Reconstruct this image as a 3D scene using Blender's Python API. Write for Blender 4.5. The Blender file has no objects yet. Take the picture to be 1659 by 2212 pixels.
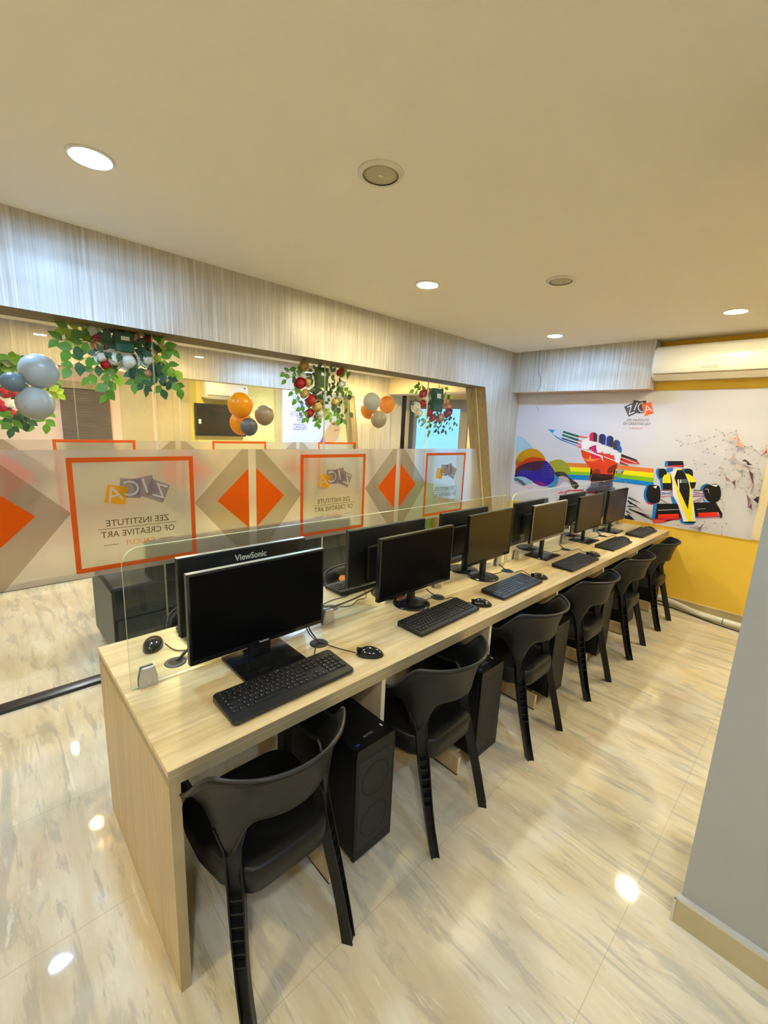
import bpy, bmesh, math, random
from mathutils import Vector, Matrix
C = bpy.context.scene.collection
sc = bpy.context.scene
random.seed(7)
# ------------------------------------------------------------------ camera
F_PX, YAW, PITCH, ROLL, CAM_H = 930.4, math.radians(-45.97), math.radians(-11.143), math.radians(2.549), 1.6533
FW = Vector((math.sin(YAW)*math.cos(PITCH), math.cos(YAW)*math.cos(PITCH), math.sin(PITCH)))
_rt = FW.cross(Vector((0, 0, 1))).normalized(); _up = _rt.cross(FW)
RT = _rt*math.cos(ROLL)+_up*math.sin(ROLL); UP = -_rt*math.sin(ROLL)+_up*math.cos(ROLL)
CAM = Vector((0, 0, CAM_H))
cd = bpy.data.cameras.new('camera'); cam = bpy.data.objects.new('camera', cd); C.objects.link(cam)
cd.sensor_fit = 'HORIZONTAL'; cd.sensor_width = 36; cd.lens = 36*F_PX/1659; cd.clip_start = .02; cd.clip_end = 100
M = Matrix((RT, UP, -FW)).transposed().to_4x4(); M.translation = CAM; cam.matrix_world = M
sc.camera = cam
def at(px, py, ax, val):
    """point of the plane ax = val seen at a photo pixel (used to measure the place)"""
    d = RT*((px-829.5)/F_PX)-UP*((py-1106)/F_PX)+FW
    i = 'xyz'.index(ax)
    return CAM+d*((val-CAM[i])/d[i])
# ------------------------------------------------------------------ world, view, lights
w = bpy.data.worlds.new('world'); sc.world = w; w.use_nodes = True
w.node_tree.nodes['Background'].inputs[0].default_value = (.9, .93, 1, 1)
w.node_tree.nodes['Background'].inputs[1].default_value = .15
vs = sc.view_settings; vs.view_transform = 'Standard'; vs.look = 'None'; vs.gamma = 1; vs.use_curve_mapping = False
vs.exposure = 0.17
cy = sc.cycles; cy.max_bounces = 10; cy.diffuse_bounces = 5; cy.glossy_bounces = 5; cy.transmission_bounces = 6; cy.transparent_max_bounces = 24
cy.sample_clamp_indirect = 12; cy.use_denoising = True; cy.caustics_reflective = False; cy.caustics_refractive = False
COOL = (.46, .80, 1.30); WARM = (1.0, .86, .50); NEUT = (.95, 1.0, 1.02); WARM2 = (1.0, .74, .28)
H = 2.596
LAMPS = [  # x, y, z, colour, strength, label
 (-2.12, .44, H, COOL, 95, 'round cool-white ceiling downlight above the near end of the desk row'),
 (-2.08, 2.32, H, WARM, 125, 'round warm ceiling downlight above the middle of the desk row'),
 (-.70, 4.16, H, WARM, 98, 'round warm ceiling downlight in front of the air conditioner'),
 (-2.10, 4.23, H, COOL, 62, 'round cool-white ceiling downlight above the far end of the desk row'),
 (.45, -.35, H, NEUT, 100, 'round ceiling downlight above the viewer'),
 (-1.0, -.85, H, WARM, 100, 'round ceiling downlight behind the near end of the desk'),
 (1.08, .78, H, COOL, 80, 'round cool ceiling downlight right of the viewer'),
 (1.08, 2.73, H, WARM, 100, 'round warm ceiling downlight behind the grey pillar'),
 (1.08, 4.73, H, COOL, 80, 'round cool ceiling downlight in the far corner behind the grey pillar'),
 (-3.35, .10, 2.42, COOL, 80, 'round cool downlight in the corridor beside the grey balloons'),
 (-4.55, .56, 2.42, WARM2, 45, 'round warm downlight in the corridor in front of the dark blind'),
 (-4.45, 1.45, 2.42, WARM2, 130, 'round warm downlight in the corridor above the orange balloons'),
 (-4.45, 2.85, 2.42, COOL, 100, 'round cool downlight in the corridor before the lettered poster'),
 (-4.40, 4.25, 2.42, WARM2, 190, 'round warm downlight in the corridor before the far window'),
 (-5.90, .62, 2.42, NEUT, 150, 'round downlight in the room with the dark blind'),
 (-6.2, 2.5, 2.42, WARM2, 190, 'round warm downlight in front of the television wall'),
 (-6.2, 4.1, 2.42, COOL, 190, 'round cool downlight in front of the lettered poster wall'),
]
LS = 13
# ------------------------------------------------------------------ materials
def nt(name):
    m = bpy.data.materials.new(name); m.use_nodes = True; t = m.node_tree
    return m, t, t.nodes['Principled BSDF']
def mat(name, col, rough=.5, metal=0, spec=.5, coat=0, noise=0, nscale=30, bump=0, emis=None, es=0):
    m, t, b = nt(name)
    b.inputs['Base Color'].default_value = (*col, 1); b.inputs['Roughness'].default_value = rough
    b.inputs['Metallic'].default_value = metal; b.inputs['Specular IOR Level'].default_value = spec
    b.inputs['Coat Weight'].default_value = coat
    if emis: b.inputs['Emission Color'].default_value = (*emis, 1); b.inputs['Emission Strength'].default_value = es
    if noise or bump:
        tc = t.nodes.new('ShaderNodeTexCoord'); n = t.nodes.new('ShaderNodeTexNoise'); n.inputs['Scale'].default_value = nscale; n.inputs['Detail'].default_value = 4
        t.links.new(tc.outputs['Object'], n.inputs['Vector'])
        if noise:
            mx = t.nodes.new('ShaderNodeMix'); mx.data_type = 'RGBA'
            mx.inputs['A'].default_value = (*[c*(1-noise) for c in col], 1); mx.inputs['B'].default_value = (*[min(1, c*(1+noise)) for c in col], 1)
            t.links.new(n.outputs['Fac'], mx.inputs['Factor']); t.links.new(mx.outputs['Result'], b.inputs['Base Color'])
        if bump:
            bp = t.nodes.new('ShaderNodeBump'); bp.inputs['Strength'].default_value = bump; bp.inputs['Distance'].default_value = .002
            t.links.new(n.outputs['Fac'], bp.inputs['Height']); t.links.new(bp.outputs['Normal'], b.inputs['Normal'])
    return m
def ramp(t, fac, stops):
    r = t.nodes.new('ShaderNodeValToRGB'); e = r.color_ramp.elements
    while len(e) < len(stops): e.new(.5)
    for k, (p, c) in enumerate(stops): e[k].position = p; e[k].color = (*c, 1)
    t.links.new(fac, r.inputs['Fac']); return r.outputs['Color']
def mapping(t, scale, rot=(0, 0, 0), src='Object'):
    tc = t.nodes.new('ShaderNodeTexCoord'); mp = t.nodes.new('ShaderNodeMapping')
    mp.inputs['Scale'].default_value = scale; mp.inputs['Rotation'].default_value = rot
    t.links.new(tc.outputs[src], mp.inputs['Vector']); return mp.outputs['Vector']
def noise(t, vec, scale, detail=4, rough=.55, dist=0):
    n = t.nodes.new('ShaderNodeTexNoise'); n.inputs['Scale'].default_value = scale; n.inputs['Detail'].default_value = detail
    n.inputs['Roughness'].default_value = rough; n.inputs['Distortion'].default_value = dist
    t.links.new(vec, n.inputs['Vector']); return n.outputs['Fac']
def mixc(t, fac, a, b, mode='MIX'):
    m = t.nodes.new('ShaderNodeMix'); m.data_type = 'RGBA'; m.blend_type = mode
    for s, v in (('Factor', fac), ('A', a), ('B', b)):
        if isinstance(v, (tuple, float, int)): m.inputs[s].default_value = v if s == 'Factor' else (*v, 1)
        else: t.links.new(v, m.inputs[s])
    return m.outputs['Result']
def striated(name, a, b, scale, rough=.5, c=None):
    """streaky laminate; the grain runs along the axis with the small scale"""
    m, t, bs = nt(name)
    f = noise(t, mapping(t, scale), 1, 6, .65); col = ramp(t, f, [(.3, a), (.5, tuple((x+y)/2 for x, y in zip(a, b))), (.68, b)])
    f2 = noise(t, mapping(t, tuple(s*.22 for s in scale)), 1, 3, .5); col = mixc(t, ramp(t, f2, [(.4, (0, 0, 0)), (.65, (.55, .55, .55))]), col, c or a)
    t.links.new(col, bs.inputs['Base Color']); bs.inputs['Roughness'].default_value = rough; bs.inputs['Specular IOR Level'].default_value = .4
    return m
M_CEIL = mat('ceiling_paint', (.95, .90, .80), .8, spec=.2)
M_PANELV = striated('striated_laminate_wall', (.34, .31, .26), (.74, .70, .64), (95, 95, 1.8), .40, (.52, .49, .43))
M_PANELX = M_PANELV
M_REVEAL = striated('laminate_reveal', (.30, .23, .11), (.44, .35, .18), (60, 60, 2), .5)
M_SOFFIT_SHADE = striated('laminate_soffit_shaded', (.15, .11, .045), (.24, .18, .08), (60, 2, 60), .65)  # reveal laminate with the shade under the header darkened into its colour
M_DESK = striated('oak_laminate', (.54, .38, .16), (.97, .80, .47), (24, 1.5, 24), .30, (.78, .60, .31))
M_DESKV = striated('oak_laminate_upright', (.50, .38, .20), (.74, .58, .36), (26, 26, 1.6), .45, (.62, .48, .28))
M_EDGE = mat('oak_edge_band', (.41, .32, .17), .5, noise=.12, nscale=12)
M_EDGEL = mat('edge_line', (.80, .68, .45), .5)
M_ORANGE = mat('orange_wall_paint', (1.0, .64, .07), .6, noise=.03, nscale=8)
M_CREAM = mat('cream_wall_paint', (.78, .66, .44), .7)
M_GREY = mat('grey_wall_paint', (.40, .40, .37), .7, noise=.03, nscale=5)
M_GREYEDGE = mat('grey_grout', (.62, .60, .52), .7)
M_BASE = mat('tile_skirting', (.50, .42, .24), .3, noise=.12, nscale=5)
M_PLAIN = mat('plain_wall_paint', (.74, .66, .52), .8)
M_BLACKTRACK = mat('black_track', (.015, .015, .015), .3)
M_PINK = mat('pinkish_wall', (.72, .52, .40), .7)
M_YELW = mat('yellow_room_wall', (.88, .68, .22), .7)
M_BLACK = mat('black_plastic', (.006, .006, .006), .42)
M_BLACKG = mat('black_gloss_plastic', (.010, .010, .011), .16)
M_SCREEN = mat('screen_glass', (.003, .003, .0035), .30, spec=.06)
M_SCREENB = mat('warm_reflection_screen', (.02, .014, .008), .32, spec=.5)  # brown base tint imitates a reflection of the warm orange wall
M_SILVER = mat('silver_edge', (.62, .62, .58), .3, .6)
M_SEDGE = mat('dark_silver_edge', (.07, .07, .065), .4, .2)
M_BEZ = mat('pewter_bezel', (.26, .23, .19), .35, .3)
M_CHROME = mat('brushed_clamp_metal', (.52, .51, .50), .35, .75)
M_CHAIR = mat('chair_black_polypropylene', (.005, .0055, .005), .42, spec=.32, bump=.12, nscale=400)
M_RIM = mat('chair_rim_polypropylene', (.018, .019, .018), .35)
M_KEY = mat('key_plastic', (.014, .014, .015), .35)
M_KEYB = mat('grey_key_plastic', (.05, .06, .085), .35)
M_KBODY = mat('keyboard_body', (.018, .018, .018), .28)
M_PRINT = mat('white_print', (.75, .75, .72), .5)
M_PRINTD = mat('dim_print', (.28, .28, .28), .5)
M_CABLE = mat('black_cable', (.02, .015, .012), .5)
M_BROWNCABLE = mat('brown_cable', (.07, .035, .02), .5)
M_PC = mat('pc_case_black', (.003, .0035, .0035), .42, spec=.3)
M_WHITE = mat('white_plastic', (.86, .83, .78), .25)
M_WHITE2 = mat('off_white_plastic', (.70, .62, .52), .4)
M_PVC = mat('white_hose', (.80, .76, .66), .4)
M_TAPE = mat('hose_tie', (.3, .25, .15), .5)
M_SOFA = mat('black_leatherette', (.012, .020, .022), .35, bump=.2, nscale=60)
M_SOFAB = mat('grey_sofa_side', (.20, .21, .20), .6)
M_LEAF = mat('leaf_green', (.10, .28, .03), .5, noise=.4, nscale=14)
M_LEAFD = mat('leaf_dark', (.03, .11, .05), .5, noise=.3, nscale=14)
M_LEAFY = mat('leaf_lime', (.32, .50, .04), .5, noise=.2, nscale=14)
M_STEM = mat('stem_brown', (.20, .13, .05), .7)
M_ROSEW = mat('white_rose_petals', (.97, .97, .90), .6)
M_ROSER = mat('red_rose_petals', (.68, .02, .06), .5)
M_ROSEY = mat('cream_rose_petals', (.86, .68, .28), .6)
M_ROSEP = mat('peach_rose_petals', (.86, .48, .28), .6)
M_FOAM = mat('green_floral_foam', (.006, .07, .035), .8)
M_STICKER = mat('white_sticker', (.80, .80, .74), .6)
M_BORANGE = mat('orange_balloon_latex', (1.0, .42, .0), .30)
M_BGREY = mat('pale_grey_balloon_latex', (.52, .53, .50), .28)
M_BBLUE = mat('slate_balloon_latex', (.18, .23, .26), .3)
M_BDARK = mat('dark_grey_balloon_latex', (.16, .16, .16), .3)
M_BTAUPE = mat('taupe_balloon_latex', (.46, .38, .24), .3)
def thin(m, amt):
    t = m.node_tree; b = t.nodes['Principled BSDF']; o = t.nodes['Material Output']
    tl = t.nodes.new('ShaderNodeBsdfTranslucent'); mx = t.nodes.new('ShaderNodeMixShader'); mx.inputs[0].default_value = amt
    if b.inputs['Base Color'].is_linked: t.links.new(b.inputs['Base Color'].links[0].from_socket, tl.inputs[0])
    else: tl.inputs[0].default_value = b.inputs['Base Color'].default_value
    t.links.new(b.outputs[0], mx.inputs[1]); t.links.new(tl.outputs[0], mx.inputs[2]); t.links.new(mx.outputs[0], o.inputs[0])
for m_ in (M_LEAF, M_LEAFD, M_LEAFY, M_ROSEW, M_ROSER, M_ROSEY, M_ROSEP): thin(m_, .35)
for m_ in (M_BORANGE, M_BGREY, M_BBLUE, M_BDARK, M_BTAUPE): thin(m_, .30)
M_SPK = mat('speaker_rim', (.80, .76, .66), .6)
M_SPKG = mat('speaker_grille', (.52, .47, .33), .8)
M_TRIM = mat('lamp_trim', (.85, .84, .80), .4)
M_OSTICK = mat('orange_logo_sticker', (.95, .28, .05), .5)
M_FRAMEW = mat('grey_window_frame', (.22, .21, .22), .5)
M_BLIND = None
def glass(name, tint=(.93, .97, .93), ior=1.5, rough=0.0):
    m = bpy.data.materials.new(name); m.use_nodes = True; t = m.node_tree; t.nodes.clear()
    o = t.nodes.new('ShaderNodeOutputMaterial'); tr = t.nodes.new('ShaderNodeBsdfTransparent'); gl = t.nodes.new('ShaderNodeBsdfGlossy')
    tr.inputs[0].default_value = (*tint, 1); gl.inputs['Roughness'].default_value = rough; gl.inputs[0].default_value = (1, 1, 1, 1)
    fr = t.nodes.new('ShaderNodeFresnel'); fr.inputs[0].default_value = ior
    ge = t.nodes.new('ShaderNodeNewGeometry'); inv = t.nodes.new('ShaderNodeMath'); inv.operation = 'SUBTRACT'; inv.inputs[0].default_value = 1
    t.links.new(ge.outputs['Backfacing'], inv.inputs[1])
    ml = t.nodes.new('ShaderNodeMath'); ml.operation = 'MULTIPLY'; t.links.new(fr.outputs[0], ml.inputs[0]); t.links.new(inv.outputs[0], ml.inputs[1])
    mx = t.nodes.new('ShaderNodeMixShader'); t.links.new(ml.outputs[0], mx.inputs[0]); t.links.new(tr.outputs[0], mx.inputs[1]); t.links.new(gl.outputs[0], mx.inputs[2])
    t.links.new(mx.outputs[0], o.inputs[0]); return m
M_GLASS = glass('clear_glass', (.975, .985, .975))
M_GLASSD = glass('divider_glass', (.95, .975, .955), 1.45)
M_GLASSG = glass('greenish_cabin_glass', (.86, .92, .84), 1.5)
M_GEDGE = mat('glass_edge', (.55, .62, .42), .2)
M_GEDGEW = mat('glass_joint', (.78, .76, .56), .3)
def film(name, col, trans, rough_part=.35, opaque=.35, blur=.30):
    """thin vinyl film: clear part, softly scattering part and a body that takes and passes light"""
    m = bpy.data.materials.new(name); m.use_nodes = True; t = m.node_tree; t.nodes.clear()
    o = t.nodes.new('ShaderNodeOutputMaterial')
    tr = t.nodes.new('ShaderNodeBsdfTransparent'); tr.inputs[0].default_value = (*[min(1, c**.4) for c in col], 1)
    rf = t.nodes.new('ShaderNodeBsdfRefraction'); rf.inputs['Roughness'].default_value = blur; rf.inputs['IOR'].default_value = 1.12; rf.inputs[0].default_value = (*[min(1, c**.4) for c in col], 1)
    df = t.nodes.new('ShaderNodeBsdfDiffuse'); df.inputs[0].default_value = (*col, 1)
    tl = t.nodes.new('ShaderNodeBsdfTranslucent'); tl.inputs[0].default_value = (*col, 1)
    def mx(f, a, b):
        x = t.nodes.new('ShaderNodeMixShader'); x.inputs[0].default_value = f; t.links.new(a, x.inputs[1]); t.links.new(b, x.inputs[2]); return x.outputs[0]
    body = mx(.5, df.outputs[0], tl.outputs[0])
    clear = mx(rough_part/(rough_part+trans+1e-6), tr.outputs[0], rf.outputs[0])
    t.links.new(mx(opaque, clear, body), o.inputs[0]); return m
M_FROST = film('frosted_film', (.60, .54, .48), .30, .40, .36)
M_FROSTD = film('taupe_chevron_film', (.46, .38, .28), .7, 0, .22)
M_FROSTL = film('pale_square_film', (.80, .80, .64), .75, 0, .14)
M_FORANGE = film('orange_film', (.88, .11, .004), .2, 0, .80)
M_FRED = film('red_frame_film', (.84, .12, .015), .2, 0, .80)
M_FMAUVE = film('mauve_print_film', (.36, .28, .28), .3, 0, .62)
M_FAMBER = film('amber_print_film', (.85, .40, .02), .2, 0, .8)
M_FTEXT = film('dark_lettering_film', (.10, .08, .045), .2, 0, .75)
M_FPINK = film('red_lettering_film', (.80, .22, .06), .2, 0, .7)
M_FWHITE = film('pale_lettering_film', (.80, .76, .66), .2, 0, .7)
def emit(name, col, s):
    m = bpy.data.materials.new(name); m.use_nodes = True; t = m.node_tree; t.nodes.clear()
    o = t.nodes.new('ShaderNodeOutputMaterial'); e = t.nodes.new('ShaderNodeEmission'); e.inputs[0].default_value = (*col, 1); e.inputs[1].default_value = s
    t.links.new(e.outputs[0], o.inputs[0]); return m
# glossy marble-look floor tiles with streaks and grout
def floor_material():
    m, t, b = nt('streaked_floor_tiles')
    rot = (0, 0, math.radians(29))
    f1 = noise(t, mapping(t, (1.5, 8, 1), rot), 1.0, 5, .6, .6); f2 = noise(t, mapping(t, (3.2, 19, 1), rot), 1.0, 7, .68, .5); f3 = noise(t, mapping(t, (1.9, 10, 1), rot), 1.0, 6, .62, .9)
    c = ramp(t, f1, [(.30, (.66, .54, .36)), (.46, (.76, .66, .46)), (.60, (.83, .74, .55)), (.74, (.90, .84, .66))])
    c = mixc(t, ramp(t, f3, [(.545, (0, 0, 0)), (.60, (.55, .55, .55)), (.72, (.72, .72, .72))]), c, (.50, .47, .38))
    c = mixc(t, ramp(t, f2, [(.57, (0, 0, 0)), (.63, (.62, .62, .62))]), c, (.50, .46, .37))
    c = mixc(t, ramp(t, f2, [(.33, (.7, .7, .7)), (.41, (0, 0, 0))]), c, (.95, .90, .74))
    tc = t.nodes.new('ShaderNodeTexCoord'); sp = t.nodes.new('ShaderNodeSeparateXYZ'); t.links.new(tc.outputs['Object'], sp.inputs[0])
    def line(out, off, pitch):
        a = t.nodes.new('ShaderNodeMath'); a.operation = 'ADD'; a.inputs[1].default_value = 60-off; t.links.new(out, a.inputs[0])
        d = t.nodes.new('ShaderNodeMath'); d.operation = 'MODULO'; d.inputs[1].default_value = pitch; t.links.new(a.outputs[0], d.inputs[0])
        l = t.nodes.new('ShaderNodeMath'); l.operation = 'LESS_THAN'; l.inputs[1].default_value = .0028; t.links.new(d.outputs[0], l.inputs[0]); return l.outputs[0]
    g1 = line(sp.outputs[0], -.25, .6); g2 = line(sp.outputs[1], .45, 1.2)
    mxm = t.nodes.new('ShaderNodeMath'); mxm.operation = 'MAXIMUM'; t.links.new(g1, mxm.inputs[0]); t.links.new(g2, mxm.inputs[1])
    sc_ = t.nodes.new('ShaderNodeMath'); sc_.operation = 'MULTIPLY'; sc_.inputs[1].default_value = .55; t.links.new(mxm.outputs[0], sc_.inputs[0])
    c = mixc(t, sc_.outputs[0], c, (.50, .41, .26))
    t.links.new(c, b.inputs['Base Color']); b.inputs['Roughness'].default_value = .045; b.inputs['Specular IOR Level'].default_value = .85
    return m
M_FLOOR = floor_material()
def blind_material():
    m, t, b = nt('dark_ribbed_blind')
    f = noise(t, mapping(t, (3, 3, 120)), 1, 3); t.links.new(ramp(t, f, [(.35, (.075, .052, .04)), (.6, (.12, .085, .065)), (.78, (.32, .26, .20))]), b.inputs['Base Color'])
    b.inputs['Roughness'].default_value = .7; return m
M_BLIND = blind_material()
# ------------------------------------------------------------------ mesh helpers
class MB:
    """collects shapes for ONE mesh object, several materials allowed"""
    def __init__(s): s.v = []; s.f = []; s.m = []; s.mats = []; s.smooth = []
    def mi(s, m):
        if m not in s.mats: s.mats.append(m)
        return s.mats.index(m)
    def add(s, vs, fs, m, smooth=False):
        b = len(s.v); s.v += [tuple(v) for v in vs]; k = s.mi(m)
        for f in fs: s.f.append([b+i for i in f]); s.m.append(k); s.smooth.append(smooth)
    def box(s, a, b, m, bev=0):
        x0, y0, z0 = [min(p, q) for p, q in zip(a, b)]; x1, y1, z1 = [max(p, q) for p, q in zip(a, b)]
        if bev <= 0:
            vs = [(x, y, z) for x in (x0, x1) for y in (y0, y1) for z in (z0, z1)]
            s.add(vs, [(0, 1, 3, 2), (4, 6, 7, 5), (0, 4, 5, 1), (2, 3, 7, 6), (0, 2, 6, 4), (1, 5, 7, 3)], m)
        else:
            bm = bmesh.new(); bmesh.ops.create_cube(bm, size=1)
            for v in bm.verts: v.co = Vector(((v.co.x+.5)*(x1-x0)+x0, (v.co.y+.5)*(y1-y0)+y0, (v.co.z+.5)*(z1-z0)+z0))
            bmesh.ops.bevel(bm, geom=list(bm.edges), offset=min(bev, .49*min(x1-x0, y1-y0, z1-z0)), segments=3, affect='EDGES', profile=.5)
            s.bm(bm, m, True)
        return s
    def bm(s, bm, m, smooth=False):
        bm.verts.index_update(); bm.normal_update(); s.add([v.co[:] for v in bm.verts], [[v.index for v in f.verts] for f in bm.faces], m, smooth); bm.free(); return s
    def loft(s, rings, m, close=True, cap=True, smooth=True):
        n = len(rings[0]); vs = [p for r in rings for p in r]; fs = []
        for i in range(len(rings)-1):
            for j in range(n if close else n-1):
                k = (j+1) % n; fs.append((i*n+j, i*n+k, (i+1)*n+k, (i+1)*n+j))
        s.add(vs, fs, m, smooth)
        if cap and close:
            s.add(rings[0], [tuple(reversed(range(n)))], m); s.add(rings[-1], [tuple(range(n))], m)
        return s
    def lathe(s, prof, m, c=(0, 0, 0), n=32, axis='z', smooth=True, sx=1, sy=1, cap=True):
        rings = []
        for r, h in prof:
            ring = []
            for k in range(n):
                a = 2*math.pi*k/n; x, y = r*math.cos(a)*sx, r*math.sin(a)*sy
                p = (x, y, h) if axis == 'z' else ((h, x, y) if axis == 'x' else (y, h, x))
                ring.append((p[0]+c[0], p[1]+c[1], p[2]+c[2]))
            rings.append(ring)
        return s.loft(rings, m, True, cap, smooth)
    def tube(s, pts, r, m, n=8, smooth=True, rr=None):
        pts = [Vector(p) for p in pts]; rings = []; prev = None
        for i, p in enumerate(pts):
            d = (pts[min(i+1, len(pts)-1)]-pts[max(i-1, 0)]).normalized()
            if prev is None: u = d.orthogonal().normalized()
            else: u = (prev-d*prev.dot(d)).normalized()
            prev = u; v = d.cross(u); q = r if rr is None else rr[i]
            rings.append([tuple(p+u*(q*math.cos(2*math.pi*k/n))+v*(q*math.sin(2*math.pi*k/n))) for k in range(n)])
        return s.loft(rings, m, True, True, smooth)
    def poly(s, pts, m): s.add(pts, [tuple(range(len(pts)))], m); return s
    def prism(s, pts, off, m):
        """flat outline pts (3D) extruded by the vector off"""
        n = len(pts); o = Vector(off); a = [tuple(p) for p in pts]; b = [tuple(Vector(p)+o) for p in pts]
        s.add(a+b, [tuple(range(n)), tuple(reversed(range(n, 2*n)))]+[(i, i+n, (i+1) % n+n, (i+1) % n) for i in range(n)], m); return s
    def build(s, name, parent=None, mods=None):
        me = bpy.data.meshes.new(name); me.from_pydata(s.v, [], s.f)
        for m in s.mats: me.materials.append(m)
        me.polygons.foreach_set('material_index', s.m); me.polygons.foreach_set('use_smooth', s.smooth)
        bm = bmesh.new(); bm.from_mesh(me); bmesh.ops.remove_doubles(bm, verts=bm.verts, dist=1e-6); bmesh.ops.recalc_face_normals(bm, faces=bm.faces) if mods != 'flat' else None
        bm.to_mesh(me); bm.free(); me.update()
        o = bpy.data.objects.new(name, me); C.objects.link(o)
        if parent: o.parent = parent
        if mods and mods != 'flat':
            for k, kw in mods:
                md = o.modifiers.new(k.lower(), k)
                for a, v in kw.items(): setattr(md, a, v)
        return o
def tag(o, label=None, cat=None, group=None, kind=None):
    if label: o['label'] = label
    if cat: o['category'] = cat
    if group: o['group'] = group
    if kind: o['kind'] = kind
    return o
def empty(name, loc=(0, 0, 0), rz=0):
    o = bpy.data.objects.new(name, None); C.objects.link(o); o.location = loc; o.rotation_euler = (0, 0, rz); o.empty_display_size = .1; return o
def children(o): return [c for c in bpy.data.objects if c.parent == o]
def copy_tree(o, parent=None):
    c = o.copy(); C.objects.link(c); c.parent = parent
    for ch in children(o): copy_tree(ch, c)
    return c
def struct(name, mb, mods=None): return tag(mb.build(name, None, mods), kind='structure')
def boxo(name, a, b, m, parent=None, bev=0): return MB().box(a, b, m, bev).build(name, parent)
def smooth_path(pts, sub=6, closed=False):
    P = [Vector(p) for p in pts]; n = len(P); out = []
    rng = range(n if closed else n-1)
    for i in rng:
        p0 = P[(i-1) % n] if closed or i > 0 else P[0]; p1 = P[i]; p2 = P[(i+1) % n]; p3 = P[(i+2) % n] if closed or i+2 < n else P[-1]
        for k in range(sub):
            u = k/sub
            out.append(.5*((2*p1)+(p2-p0)*u+(2*p0-5*p1+4*p2-p3)*u*u+(3*p1-p0-3*p2+p3)*u**3))
    if not closed: out.append(P[-1])
    return out
_tc = {}
def text_geo(txt, size=1, shear=0, bold=0):
    """glyph outlines of the built-in font as (verts, faces) in 2D, baseline at 0, centred in x"""
    k = (txt, shear, bold)
    if k not in _tc:
        cu = bpy.data.curves.new('t', 'FONT'); cu.body = txt; cu.size = 1; cu.shear = shear; cu.offset = bold; cu.resolution_u = 3
        ob = bpy.data.objects.new('t', cu); C.objects.link(ob); dg = bpy.context.evaluated_depsgraph_get(); dg.update()
        me = bpy.data.meshes.new_from_object(ob.evaluated_get(dg))
        vs = [(v.co.x, v.co.y) for v in me.vertices]; fs = [tuple(p.vertices) for p in me.polygons]
        bpy.data.objects.remove(ob); bpy.data.curves.remove(cu); bpy.data.meshes.remove(me)
        x0 = min(v[0] for v in vs); x1 = max(v[0] for v in vs); _tc[k] = ([(v[0]-(x0+x1)/2, v[1]) for v in vs], fs, x1-x0)
    vs, fs, wd = _tc[k]
    return [(x*size, y*size) for x, y in vs], fs, wd*size
def put_text(mb, txt, origin, ux, uy, width, m, height=None, shear=0, bold=0, rot=0):
    """writes txt centred on origin (baseline) along ux, up along uy, fitted to the width"""
    vs, fs, wd = text_geo(txt, 1, shear, bold); sx = width/wd; hs = height/.72 if height else sx
    ux = Vector(ux); uy = Vector(uy); o = Vector(origin); c, s_ = math.cos(rot), math.sin(rot)
    mb.add([tuple(o+ux*((x*sx)*c-(y*hs)*s_)+uy*((x*sx)*s_+(y*hs)*c)) for x, y in vs], fs, m)
# ------------------------------------------------------------------ room shell
YB, YS, XW, XG, ZH = 5.07, 4.876, -2.888, -3.01, 2.1455
struct('floor', MB().box((-8.2, -2.6, -.1), (3.3, 7.2, 0), M_FLOOR))
struct('ceiling', MB().box((XG-.15, -2.6, H), (3.3, 5.3, H+.1), M_CEIL))
struct('trim_1', MB().box((-8.2, -2.6, 2.42), (XG-.16, 7.2, 2.52), M_CEIL))       # lower ceiling of the corridor and the far room
# panelled wall: header with a slanted end to the opening
wl = MB()
xo, xi = XW, -3.16
outer = [(-2.6, H), (5.07, H), (5.07, 0), (4.86, 0), (4.30, ZH), (-2.6, ZH)]
inner = [(-2.6, H), (5.07, H), (5.07, 0), (4.86, 0), (4.30, ZH), (-2.6, ZH)]
wl.add([(xo, y, z) for y, z in outer], [(0, 1, 2, 3, 4, 5)], M_PANELV); wl.add([(xi, y, z) for y, z in outer], [(5, 4, 3, 2, 1, 0)], M_PANELV)
o2 = [(xo, y, z) for y, z in outer]+[(xi, y, z) for y, z in outer]
wl.add(o2, [(0, 6, 7, 1), (1, 7, 8, 2), (2, 8, 9, 3)], M_PANELV); wl.add(o2, [(3, 9, 10, 4), (5, 11, 6, 0)], M_REVEAL); wl.add(o2, [(4, 10, 11, 5)], M_SOFFIT_SHADE)
struct('wall_left', wl)
struct('wall_back', MB().box((XW, YB, 0), (3.3, YB+.1, H), M_ORANGE))
struct('trim_2', MB().box((XW+.001, YS, 2.137), (-1.392, YB, H), M_PANELX).box((XW+.001, YS+.002, 2.134), (-1.392, YB, 2.1385), M_PINK))  # boxed header above the mural
struct('wall_right', MB().box((3.2, -2.6, 0), (3.3, YB, H), M_CREAM))
struct('wall_front', MB().box((-.118, 1.632, 0), (.95, 2.05, H), M_GREY))
struct('baseboard_front', MB().box((-.13, 1.615, 0), (.95, 1.632, .095), M_BASE).box((-.133, 1.613, .095), (.95, 1.634, .108), M_GREYEDGE).box((-.135, 1.613, 0), (-.128, 1.634, .10), M_GREYEDGE))
struct('baseboard_back', MB().box((-1.05, YB-.018, 0), (3.2, YB, .068), M_BASE).box((-1.05, YB-.02, .068), (3.2, YB, .074), M_EDGEL))
struct('wall_near', MB().box((-8.2, -2.7, 0), (3.3, -2.6, H), M_PLAIN))
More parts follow.
